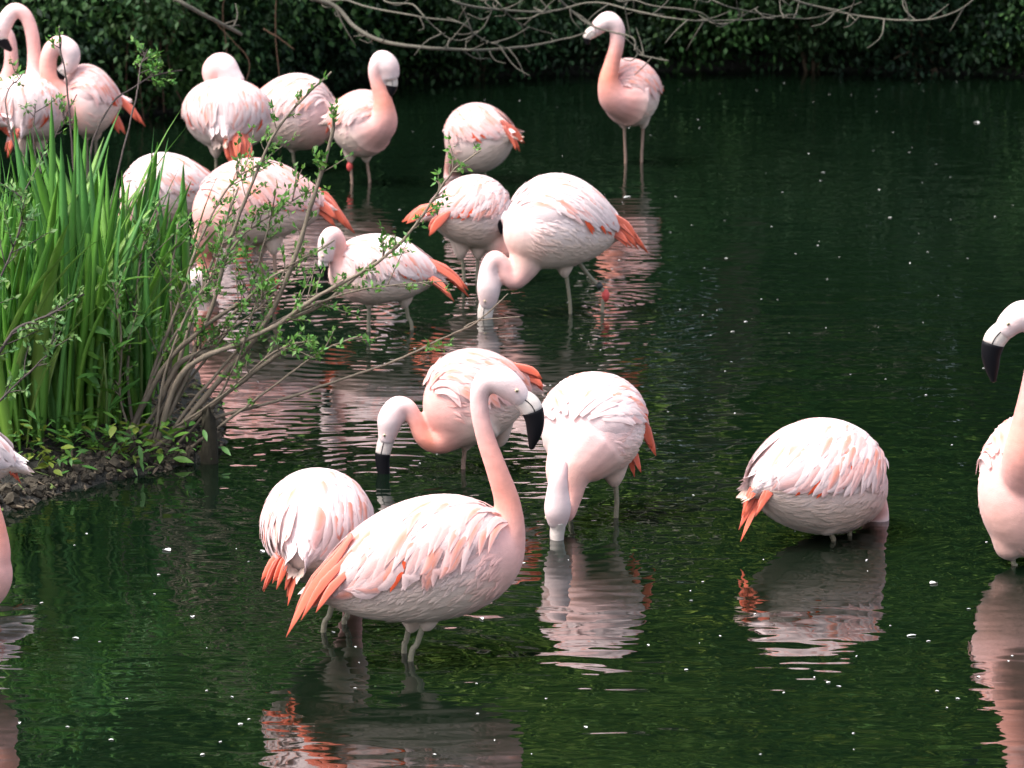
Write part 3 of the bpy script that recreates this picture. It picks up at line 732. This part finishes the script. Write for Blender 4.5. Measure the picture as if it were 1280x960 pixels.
flamingo('pale flamingo half hidden by iris leaves, beside the large salmon bird', (212, 330),
    ((150, 250, -.03), (272, 232, .05), 44, 40, 5),
    [(190, 250, 0, 36), (164, 270, -.04, 18), (156, 296, -.06, 12), (164, 316, -.06, 10), (160, 330, -.06, 11)], None,
    [((212, 282, 0), (212, 305, 0), (213, 330, 0)), ((200, 282, .08), (200, 302, .08), (200, 324, .08))],
    [((258, 232, .05), (276, 248, .06), 8)], pink=.4, seed=18, detail=False, eye=False, white=.4)

flamingo('flamingo with coiled neck preening its breast, red striped tail pointing over the iris', (112, 232),
    ((80, 134, -.10), (150, 126, .06), 44, 38, 4),
    [(108, 126, -.04, 36), (84, 124, -.10, 20), (67, 106, -.13, 13), (60, 84, -.14, 11), (64, 63, -.14, 10.5), (76, 55, -.14, 11), (87, 64, -.14, 12.5), (88, 78, -.14, 10.5), (82, 88, -.14, 8)],
    [(85, 84, -.14, 7.5), (77, 90, -.14, 7.5), (72, 98, -.14, 6), (74, 106, -.14, 2.5)],
    [((108, 170, 0), (108, 200, 0), (109, 232, 0)), ((120, 170, .06), (120, 196, .06), (121, 226, .06))],
    [((140, 116, .03), (181, 159, .04), 12), ((134, 138, -.04), (153, 169, -.04), 13)], pink=.7, seed=19, detail=False, black_at=.4)

flamingo('flamingo with a high arched neck and hooked down bill, beside the breast preening bird', (38, 236),
    ((52, 122, .15), (22, 162, -.15), 44, 46, 4),
    [(44, 126, .10, 34), (43, 98, .18, 13), (43, 72, .2, 9), (40, 42, .2, 8.5), (32, 20, .2, 8.5), (19, 13, .2, 9.5), (9, 23, .2, 10.5), (4, 36, .2, 9.5), (2, 45, .2, 7.5)],
    [(4, 40, .2, 7.5), (2, 49, .2, 7.5), (7, 56, .2, 6), (14, 63, .2, 2.5)],
    [((30, 186, 0), (30, 210, 0), (30, 236, 0)), ((50, 186, .06), (50, 208, .06), (50, 230, .06))],
    [((20, 168, -.16), (10, 196, -.15), 9)], pink=.35, seed=20, detail=False, black_at=.35, white=.2)

flamingo('flamingo mostly out of the picture, pale straight neck behind the high arched neck', (-10, 222),
    ((0, 124, -.08), (-80, 118, .08), 42, 38, 4),
    [(-18, 120, 0, 34), (4, 112, -.04, 18), (12, 92, -.05, 10.5), (14, 70, -.05, 8.5), (10, 46, -.05, 8.5), (-4, 32, -.05, 9.5), (-16, 36, -.05, 11), (-22, 46, -.05, 9)],
    [(-20, 42, -.05, 7.5), (-28, 50, -.05, 7.5), (-28, 60, -.05, 5), (-26, 66, -.05, 2.5)],
    [((-20, 164, 0), (-20, 190, 0), (-20, 222, 0)), ((-34, 164, .06), (-34, 188, .06), (-34, 216, .06))],
    [((-76, 118, .08), (-104, 146, .08), 9)], pink=.35, seed=21, detail=False)

flamingo('flamingo of which only a bright orange tail and rump show above the iris leaves', (-60, 268),
    ((-130, 160, -.06), (2, 148, .06), 44, 40, 4),
    [(-90, 160, 0, 36), (-116, 184, -.05, 18), (-124, 212, -.07, 11), (-116, 240, -.07, 10), (-124, 256, -.07, 12)], None,
    [((-60, 196, 0), (-60, 230, 0), (-60, 268, 0)), ((-74, 196, .06), (-74, 226, .06), (-74, 260, .06))],
    [((-14, 136, .06), (11, 172, .06), 14), ((-18, 130, .03), (2, 160, .03), 13)], pink=.6, seed=22, detail=False)


# ------------------------------------------------------------------ plants of the near bank
def tz(x, y): return float(terrain_z(np.array([x]), np.array([y]))[0])
def on_bank(px, py):              # the bank's surface seen at a photo pixel
    zs = np.linspace(.40, -.05, 91); P = np.array([ground(px, py, z) for z in zs])
    hit = np.nonzero(terrain_z(P[:, 0], P[:, 1]) >= zs)[0]
    return P[hit[0] if len(hit) else -1]
r_ = np.random.default_rng(77)
blade_meshes = []
for k in range(7):
    t = np.linspace(0, 1, 11); bend = [.05, .12, .2, .3, .08, .16, .5][k]
    C = np.stack([bend * t ** 2.2, .03 * np.sin(t * 3 + k), t - .25 * bend * t ** 3], 1)
    w = .0245 * np.clip(t * 6 + .45, 0, 1) * np.clip(1.01 - t ** 3.2, 0, 1) ** .8
    tw = np.array([0, .4, -.5, .7, -.3, .9, .2][k]) * t
    S_ = np.stack([np.sin(tw) * .6, np.cos(tw), 0 * t], 1); S_ /= np.linalg.norm(S_, axis=1)[:, None]
    Nn = np.stack([np.cos(tw), -np.sin(tw) * .6, 0 * t], 1)
    rows = [C - S_ * w[:, None], C + Nn * (w * .32)[:, None], C + S_ * w[:, None], C - Nn * (w * .05)[:, None]]
    v = np.stack(rows, 1).reshape(-1, 3); f = []
    for i in range(10):
        for j in range(4): f.append((i * 4 + j, i * 4 + (j + 1) % 4, i * 4 + 4 + (j + 1) % 4, i * 4 + 4 + j))
    hue = [(.065, .21, .036), (.080, .24, .038), (.055, .185, .042), (.095, .25, .042), (.058, .20, .05), (.072, .225, .036), (.11, .24, .055)][k]
    c = np.outer(1 - t, np.array(hue) * np.array([1.9, 1.25, 1.1])) * .5 + np.outer(.5 + .5 * t, hue)
    me = bpy.data.meshes.new('iris_leaf'); me.from_pydata(v.tolist(), [], f); fin(me, M_blade, np.repeat(c, 4, 0) * np.array([1.75, 1.5, 1.4])); blade_meshes.append(me)
iris_spots = [(-28, 548, 1.05), (8, 552, 1.1), (40, 545, 1.2), (74, 540, 1.1), (104, 535, 1.25), (132, 530, 1.0), (158, 528, .85),
              (-10, 515, 1.15), (26, 508, 1.2), (60, 505, 1.15), (92, 500, 1.3), (122, 497, 1.2), (152, 494, 1.05), (182, 500, .95),
              (10, 475, 1.1), (48, 470, 1.15), (84, 466, 1.2), (118, 462, 1.25), (150, 462, 1.2), (184, 464, 1.15), (212, 470, 1.0), (-24, 478, 1.05)]
where = ['at the muddy water edge', 'in the middle of the iris bed', 'at the back of the iris bed']
for q, (px, py, hh_) in enumerate(iris_spots):
    p = on_bank(px, py); t = empty('iris_plant', p)
    wd = where[0 if q < 7 else 1 if q < 14 else 2]
    tag(t, 'clump of tall sword shaped green iris leaves ' + wd, 'iris', 'iris clumps ' + wd)
    nl = 15 if q < 7 else 13
    for j in range(nl):
        o = bpy.data.objects.new('leaf', blade_meshes[r_.integers(0, 7)]); col.objects.link(o); o.parent = t
        a = r_.uniform(0, 6.28); d = r_.uniform(0, .09)
        o.location = (d * math.cos(a), d * math.sin(a), -.03); s = hh_ * r_.uniform(.62, 1.05)
        o.rotation_euler = (r_.normal(0, .07), r_.normal(.0, .08), a + r_.normal(0, .6)); o.scale = (s, s * r_.uniform(.8, 1.15), s)

def leaf_tuft(P, dirv, n_, size, colr, V, Fq, Cq, r):
    D = r.normal(size=(n_, 3)) * .8 + dirv * .7; D[:, 2] += .25
    Nr = r.normal(size=(n_, 3)) * .5 + np.array([0, -.2, 1.])
    c = np.array(colr)[None] * r.uniform(.7, 1.35, (n_, 1)) * (1 + r.uniform(-.2, .3, (n_, 1)) * np.array([[1, .1, -.2]]))
    leaf_quads(np.repeat(P[None], n_, 0) + r.normal(0, .006, (n_, 3)), D, Nr, size * r.uniform(.6, 1.3, n_), size * .5 * r.uniform(.8, 1.2, n_), c, V, Fq, Cq)
def stem_shrub(name, label, cat, base_px, Y0, stems, colr, bark, r, leaf=.029, base_z=None, group=None, tufts_per_m=17, lo=.35):
    root = empty(name, base_px); off = np.array(base_px)
    tag(root, label, cat, group)
    for st in stems:
        pts, r0, r1, dy, leafy = st
        n_ = len(pts); P = np.array([at(p[0], p[1], Y0 + dy * (i / (n_ - 1)) + (p[2] if len(p) > 2 else 0)) for i, p in enumerate(pts)])
        C = spline(P, 8 * n_); kpx = mpp(Y0)
        L = np.r_[0, np.cumsum(np.linalg.norm(np.diff(C, axis=0), axis=1))]
        wob = np.cumsum(r.normal(0, .0011, C.shape), axis=0); wob -= np.outer(L / L[-1], wob[-1]); C = C + wob
        R = np.linspace(r0, r1, len(C)) * kpx * .70 * (1 + .12 * np.sin(L * 40 + r.uniform(0, 6)) * (r0 > 2))
        v, f = tube(C, R, 8); cb = np.array(bark) * r.uniform(.8, 1.25)
        so = mesh_obj('stem', v - off, f, M_bark, root, np.tile(cb, (len(v), 1)))
        V, Fq, Cq = [], [], []; tb = Bag()
        for _ in range(int(L[-1] * tufts_per_m * leafy)):
            s = r.uniform(lo, 1.0); i = min(int(s * (len(C) - 1)), len(C) - 2)
            td = C[i + 1] - C[i]; td /= np.linalg.norm(td)
            d = r.normal(size=3); d -= td * d.dot(td); d /= np.linalg.norm(d); d = d + td * .8 + np.array([0, 0, .35]); d /= np.linalg.norm(d)
            ln = r.uniform(.01, .10) if r.random() < .75 else r.uniform(.1, .22)
            e = C[i] + d * ln
            tv, tf = tube(spline(np.array([C[i], C[i] + d * ln * .5 + r.normal(0, .004, 3), e]), 5), np.linspace(.0028, .0014, 5), 4); tb.add(tv, tf, cb)
            for q in (np.linspace(.4, 1, 3) if ln > .06 else [1.0]):
                leaf_tuft(C[i] + d * ln * q, d, r.integers(3, 7), leaf, colr, V, Fq, Cq, r)
        if V:
            no = [0]
            for x in V: no.append(no[-1] + len(x))
            me = tri_mesh('foliage', np.concatenate(V) - off, np.concatenate([Fq[i] + no[i] for i in range(len(Fq))]), np.concatenate(Cq), M_leaf)
            o = bpy.data.objects.new('foliage', me); col.objects.link(o); o.parent = so; o['kind'] = 'stuff'
        if tb.v: tb.build('twig', M_bark, so, off)['kind'] = 'stuff'
    return root
GREEN = (.085, .21, .035); BARK = (.17, .135, .10)
wb = on_bank(188, 560); WY = wb[1]
stems = [
 ([(205, 560), (262, 490), (330, 410), (372, 320), (398, 235), (416, 165), (414, 135)], 6, 2.6, .1, .45),
 ([(180, 562), (225, 480), (262, 390), (285, 300), (318, 215), (352, 150), (414, 90)], 5, 1.6, .2, .7),
 ([(195, 555), (230, 465), (300, 428), (345, 405), (400, 367), (450, 340), (500, 304), (541, 251), (567, 214), (601, 188)], 5.5, 1.2, -.2, 1.0),
 ([(262, 524), (300, 513), (350, 500), (415, 478), (497, 449), (560, 420), (597, 402), (635, 367)], 3.4, 1.1, -.1, .12),
 ([(580, 410), (600, 402), (650, 396)], 1.4, .8, -.0, .0),
 ([(200, 560), (260, 480), (330, 410), (430, 366), (500, 353), (562, 352)], 3.4, .9, .1, .45),
 ([(165, 560), (190, 470), (225, 380), (250, 300), (290, 230), (332, 200)], 3.8, 1.2, .3, 1.2),
 ([(205, 520), (240, 398), (268, 320), (298, 234)], 4.2, 1.8, .15, .7),
 ([(210, 520), (250, 440), (324, 357), (370, 332), (418, 300)], 3.6, 1.4, .1, .6),
 ([(189, 562), (255, 512), (330, 456), (372, 428)], 6, 3.0, -.05, .4),
 ([(200, 500), (227, 452), (292, 428), (345, 404), (405, 377), (470, 325)], 6, 2.6, .1, .4),
 ([(151, 560), (180, 505), (213, 449), (255, 410), (296, 380)], 6, 3.2, .0, .5),
 ([(175, 542), (206, 490), (215, 420), (212, 350), (222, 280)], 4, 1.4, .25, 1.4),
 ([(230, 566), (280, 530), (335, 490), (400, 440), (450, 420)], 3, 1.0, -.1, .6),
 ([(170, 560), (160, 470), (168, 380), (180, 300), (200, 250)], 3.2, 1.1, .35, 1.3),
 ([(185, 560), (240, 470), (300, 390), (330, 300), (345, 240)], 2.8, 1.0, .2, 1.1),
 ([(160, 560), (200, 450), (250, 370), (300, 300), (350, 262), (392, 235)], 3, 1.0, .3, 1.1),
 ([(176, 560), (230, 460), (260, 430), (330, 380), (360, 330)], 3, 1.0, .05, 1.2),
 ([(190, 560), (205, 470), (235, 390), (262, 350), (280, 300)], 2.6, 1.0, -.1, 1.5),
 ([(215, 562), (270, 500), (300, 440), (320, 380), (352, 352)], 2.6, 1.0, -.1, 1.3),
 ([(168, 560), (150, 500), (150, 420), (140, 350)], 2.4, 1.0, -.1, 1.3),
 ([(210, 540), (270, 500), (340, 440), (390, 425)], 2.4, .9, -.2, 1.0),
]
stem_shrub('willow_shrub', 'straggly willow bush of bare grey stems and small leaves leaning over the water', 'bush', wb, WY, stems, GREEN, BARK, np.random.default_rng(5))
sb = on_bank(110, 452)
stem_shrub('sapling', 'thin dark sapling with a few leaf tufts rising behind the iris leaves', 'sapling', sb, sb[1],
 [([(110, 450), (100, 300), (90, 200), (84, 120), (76, 62), (74, 32)], 2.4, 1.2, .6, .1), ([(112, 450), (118, 300), (112, 190), (140, 130), (165, 110), (190, 95), (228, 88)], 2.6, 1.0, .8, .45),
  ([(108, 450), (70, 300), (44, 190), (44, 130)], 2, 1, .5, .15), ([(110, 450), (140, 260), (160, 170), (172, 120), (176, 90), (184, 62)], 2, 1, .8, .5), ([(108, 450), (40, 250), (8, 130), (28, 92)], 2, 1, .5, .25),
  ([(112, 450), (60, 330), (50, 220), (96, 118)], 1.8, 1, .4, .3)], GREEN, (.06, .045, .04), np.random.default_rng(6), .03, lo=.75)
sb = on_bank(-50, 560)
stem_shrub('twiggy_bramble', 'dark bramble twig with pale leaf tufts arching in front of the iris', 'bramble', sb, sb[1] - .1,
 [([(-50, 560), (-30, 480), (0, 440), (22, 412), (60, 395), (105, 368)], 4.5, 1.4, 0, .9), ([(-52, 560), (-40, 430), (10, 330), (30, 270), (24, 240)], 2.5, 1, .1, 1.2), ([(-48, 560), (0, 500), (50, 450), (70, 425)], 2.5, 1, -.05, 1.6)],
 (.12, .24, .07), (.07, .055, .05), np.random.default_rng(8), .03)

# low leafy plants on the mud
lm = []
for k in range(4):
    t = np.linspace(0, 1, 6); w = .5 * np.sin(np.pi * np.clip(t, .02, 1) ** .8) * [.62, .75, .55, .9][k]
    v = np.concatenate([np.stack([t, -w * .5, -.12 * t ** 2 + .10 * w], 1), np.stack([t, 0 * t, -.12 * t ** 2], 1), np.stack([t, w * .5, -.12 * t ** 2 + .10 * w], 1)])
    f = [(j * 6 + i, j * 6 + i + 1, (j + 1) * 6 + i + 1, (j + 1) * 6 + i) for j in range(2) for i in range(5)]
    hue = [(.07, .19, .035), (.10, .22, .03), (.06, .15, .03), (.16, .21, .03)][k]
    me = bpy.data.meshes.new('leaf'); me.from_pydata(v.tolist(), [], f); fin(me, M_leaf, np.tile(hue, (18, 1))); lm.append(me)
low = [(x_ + r_.uniform(-8, 8), y_ + r_.uniform(-6, 6), r_.uniform(.05, .075), int(r_.choice([0, 0, 1, 2, 2, 3]))) for x_, y_ in [(12, 556), (34, 566), (52, 572), (72, 560), (96, 574), (112, 566), (124, 582), (146, 578), (162, 584), (182, 582), (202, 574), (236, 556), (250, 562), (30, 590), (64, 588), (88, 590)]] + [(60, 556, .055, 0), (92, 562, .05, 0), (118, 556, .055, 1), (132, 570, .045, 0), (104, 545, .06, 2), (172, 572, .05, 3), (190, 560, .05, 3), (158, 566, .045, 1), (20, 568, .05, 2), (40, 580, .04, 2), (150, 545, .05, 0), (218, 565, .04, 1), (80, 575, .04, 1)]
for q, (px, py, sz, k) in enumerate(low):
    p = on_bank(px, py); t = empty('leafy_weed', p)
    cn = ['fresh green', 'yellowish green', 'dull green', 'yellow'][k]
    tag(t, 'low ' + cn + ' leafy weed growing on the mud below the iris', 'weed', cn + ' weeds on the mud')
    for j in range(16):
        o = bpy.data.objects.new('leaf', lm[k]); col.objects.link(o); o.parent = t
        a = r_.uniform(0, 6.28); d = r_.uniform(.0, .09)
        o.location = (d * math.cos(a) * 1.3, d * math.sin(a), r_.uniform(.0, .15)); s = sz * r_.uniform(.7, 1.3); o.scale = (s, s, s)
        o.rotation_euler = (r_.normal(0, .4), r_.normal(.1, .4), a + r_.normal(0, .5))
for (px, py, hgt, nm) in [(176, 535, .50, 'beside the willow stems'), (132, 552, .34, 'at the foot of the iris'), (150, 546, .56, 'among the iris leaves')]:
    p = on_bank(px, py); t = empty('dock_plant', p)
    tag(t, 'broad leafed bright green dock plant ' + nm, 'dock')
    for j in range(18):
        o = bpy.data.objects.new('leaf', lm[[0, 1, 0][j % 3]]); col.objects.link(o); o.parent = t
        a = r_.uniform(0, 6.28); s = r_.uniform(.10, .17); o.scale = (s, s * .8, s); o.location = (.03 * math.cos(a), .03 * math.sin(a), hgt * r_.uniform(.2, 1.2))
        o.rotation_euler = (r_.normal(0, .3), -r_.uniform(.1, .9), a)
    v, f = tube(np.array([[0, 0, -.05], [.01, 0, hgt * .6], [0, .01, hgt * 1.2]]), np.array([.008, .006, .003]), 6)
    mesh_obj('stalk', v, f, M_leaf, t, np.tile([.10, .16, .04], (len(v), 1)))

# broken stump at the water's edge
p = ground(262, 578)
C = np.array([[0, 0, -.25], [0, 0, -.02], [.004, 0, .07], [.0, .0, .13], [-.008, 0, .19], [.0, 0, .225]]); v, f = tube(spline(C, 16), np.interp(np.linspace(0, 1, 16), [0, .5, .8, 1], [.045, .03, .024, .008]), 10)
v = v + hash_noise(v[:, 0] * 60, v[:, 2] * 40 + v[:, 1] * 60, 1, 4)[:, None] * .012 + (np.sin(np.arctan2(v[:, 1], v[:, 0]) * 3)[:, None] * [0, 0, .03]) * (v[:, 2:3] > .15)
st = mesh_obj('broken_stump', v, f, M_bark, None, np.tile([.026, .022, .014], (len(v), 1))); st.location = tuple(p * [1, 1, 0])
tag(st, 'small dark rotten stump standing in the water at the bank tip', 'stump')

# litter on the mud
lx = r_.uniform(-2.5, -1.1, 3200); ly = r_.uniform(11.6, 14.4, 3200); LP = np.stack([lx, ly, terrain_z(lx, ly)], 1)
bag = Bag(); cnt = 0
while cnt < 3200:
    pp = LP[cnt]
    if pp[2] < -.01: cnt += 1; continue
    a = r_.uniform(0, 3.14); L = r_.uniform(.01, .05) * (2.2 if r_.random() < .12 else 1); d = np.array([math.cos(a), math.sin(a), r_.normal(0, .25)]) * L
    c = np.array([.085, .065, .045]) * r_.uniform(.2, 1.7) if r_.random() < .85 else np.array([.10, .14, .04])
    v, f = tube(np.array([pp - d * .5 + [0, 0, .006], pp + [0, 0, .011], pp + d * .5 + [0, 0, .006]]), np.array([.4, 1, .3]) * r_.uniform(.0025, .008), 5); bag.add(v, f, c); cnt += 1
lt = bag.build('bank_litter', M_bark, None, None, False); lt['kind'] = 'stuff'; lt2 = Bag()
for _ in range(700):
    t_ = r_.uniform(2.05, 9.6); i_ = int(t_); a_ = np.array(head[i_]) * (1 - t_ + i_) + np.array(head[i_ + 1]) * (t_ - i_); a_ = a_ + r_.normal(0, .045, 2)
    sz = r_.uniform(.006, .021) * (1.6 if r_.random() < .1 else 1); z0 = max(tz(a_[0], a_[1]), -.03) + sz * .2
    d = r_.normal(size=3) * [1, 1, .3]; d /= np.linalg.norm(d)
    v, f = tube(np.array([[*a_, z0]]) + np.outer([-.6, -.3, .3, .6], d * sz * 1.3), np.array([.3, .9, .85, .3]) * sz, 6); v = v + r_.normal(0, sz * .16, v.shape)
    lt2.add(v, f, np.array([.045, .037, .026]) * r_.uniform(.2, 1.5))
rub = lt2.build('shore_rubble', M_bark, None, None, False); rub['kind'] = 'stuff'; rub['label'] = 'dark clods and stones along the waterline of the muddy bank'
lt['label'] = 'dead twigs and clods littering the muddy bank'

# ------------------------------------------------------------------ bare branches reaching out from the far bank
OY = 20.8
root = empty('overhanging_tree', (2.4, 29.0, tz(2.4, 29.0) - .1)); off = np.array([2.4, 29.0, tz(2.4, 29.0) - .1])
tag(root, 'tree with bare grey twisting branches hanging low over the far water', 'tree')
C = spline(np.array([[2.4, 29, off[2] - .2], [2.2, 28.6, 1.5], [1.6, 27.2, 3.0], [.9, 25.0, 3.7]]), 16); v, f = tube(C, np.linspace(.19, .11, 16), 10)
mesh_obj('trunk', v - off, f, M_bark, root, np.tile([.10, .08, .06], (len(v), 1)))
hub = np.array([.9, 25.0, 3.7])
GB = (.10, .09, .07); rb = np.random.default_rng(31)
br = [([(330, -70), (375, -12), (420, 8), (445, 34), (480, 51), (540, 60), (600, 62), (660, 58), (700, 50), (738, 42)], 4.6, 1.6, 1),
      ([(660, -60), (690, -12), (712, 12), (745, 36), (790, 50), (798, 72), (832, 84)], 2.6, 1.4, 1),
      ([(390, -40), (440, 2), (520, 20), (575, 30), (600, 50), (640, 66)], 2.2, 1.0, 0),
      ([(520, -50), (560, -4), (600, 10), (680, 16), (740, 4), (790, 12), (850, 22), (930, 24), (1000, 14)], 2.4, 1.2, 0),
      ([(940, -40), (985, -4), (1030, 10), (1080, 20), (1140, 25), (1190, 15), (1226, -10)], 2.2, 1.2, 0),
      ([(600, -40), (622, 2), (652, 30), (700, 44)], 1.8, .9, 0), ([(850, -40), (890, -2), (940, 14), (1010, 24), (1060, 12)], 1.8, .9, 0),
      ([(150, -60), (212, -8), (255, 18), (303, 44)], 4.4, 3.6, 1), ([(480, -40), (520, 8), (545, 36), (570, 52), (600, 40), (620, 8)], 1.6, .8, 0), ([(760, -40), (800, 2), (870, 14), (905, 30), (950, 8)], 1.8, .9, 0)]
for pts, r0, r1, join in br:
    P = np.array([at(x, y, OY + (.25 * math.sin(x * .02) if i else .6)) for i, (x, y) in enumerate(pts)])
    P = np.vstack([hub, (hub + P[0]) / 2 + [0, 0, .5], P]); C = spline(P, 7 * len(P)); k = mpp(OY)
    C[12:] += np.cumsum(rb.normal(0, .0022, (len(C) - 12, 3)), axis=0) * np.linspace(0, 1, len(C) - 12)[:, None]
    v, f = tube(C, np.interp(np.linspace(0, 1, len(C)), [0, .25, 1], [r0 * 2.0, r0 * .7, r1 * .62]) * k, 7)
    bo = mesh_obj('branch', v - off, f, M_bark, root, np.tile(np.array(GB) * rb.uniform(.8, 1.15), (len(v), 1)))
    tw = Bag()
    for _ in range(int(1.8 * len(pts))):
        i = rb.integers(len(C) // 3, len(C) - 1); d = rb.normal(size=3); d[2] *= .6; d /= np.linalg.norm(d); ln = rb.uniform(.04, .32)
        v, f = tube(spline(np.array([C[i], C[i] + d * ln * .5 + [0, 0, -.01], C[i] + d * ln + rb.normal(0, .03, 3)]), 6), np.linspace(.006, .0025, 6), 5); tw.add(v, f, np.array(GB) * .9)
    tw.build('twig', M_bark, bo, off)['kind'] = 'stuff'
fb = ground(200, 140); 
stem_shrub('bare_shrub', 'brown leafless shrub with thin hanging twigs on the shady bank', 'shrub', fb, fb[1] - .5,
 [([(160, 140), (158, 80), (166, 40), (190, 22), (240, 8)], 1.8, 1, 0, 0), ([(205, 140), (200, 60), (204, 10), (190, -30)], 1.3, .8, .1, 0), ([(280, 130), (284, 70), (278, 20), (285, -20)], 1.5, .8, 0, 0), ([(350, 110), (344, 50), (346, -10)], 1.3, .8, 0, 0), ([(240, 150), (215, 100), (206, 40), (196, -10)], 1.2, .7, -.1, 0), ([(300, 120), (312, 80), (290, 50), (250, 10)], 1.2, .7, 0, 0), ([(330, 36), (352, 50), (368, 62)], 1.6, .8, 0, 0), ([(180, 150), (172, 80), (166, 20), (172, -20)], 1.4, .8, .1, 0)], GREEN, (.10, .055, .035), np.random.default_rng(9))

# ------------------------------------------------------------------ feathers and fluff floating on the water
fm = []
for k in range(4):
    v, f = lens_feather([(0, 0, .004), (.5, .06 * (k - 1), .10 + .06 * (k % 2)), (1, .1 * (k - 1.5), .03 + .12 * (k // 2))], [(0, 0, 1)] * 3, [.4, .55, .75, .35][k], -.25)
    v = v * [1, 1, .6]; v2 = v - [0, 0, .03]; nn = len(v); f2 = [tuple(i + nn for i in reversed(q)) for q in f]
    me = bpy.data.meshes.new('floating_feather'); me.from_pydata(np.vstack([v, v2]).tolist(), [], f + f2); fin(me, M_feather, np.tile([.8, .78, .75], (2 * nn, 1))); fm.append(me)
rf = np.random.default_rng(44); spots = [(1218, 153, .05), (780, 247, .05), (600, 772, .035), (205, 687, .04), (1170, 728, .035), (463, 770, .03), (1134, 795, .03), (240, 770, .022), (330, 690, .03)]
while len(spots) < 230:
    x = rf.uniform(20, 1270); y = 100 + 850 * rf.random() ** 1.25
    if x < 320 and 380 < y < 660: continue
    if x < 430 and y < 420: continue
    if x < 850 and 420 < y and rf.random() < .45: continue
    spots.append((x, y, rf.uniform(.007, .016) * (1 if rf.random() < .85 else 1.5)))
for (x, y, s) in spots:
    p = ground(x, y, .001); o = bpy.data.objects.new('floating_feather', fm[rf.integers(0, 4)]); col.objects.link(o)
    o.location = tuple(p); o.scale = (s, s, s); o.rotation_euler = (0, 0, rf.uniform(0, 6.28))
    tag(o, 'tiny white feather floating on the dark pond', 'feather', 'tiny feathers floating on the pond')
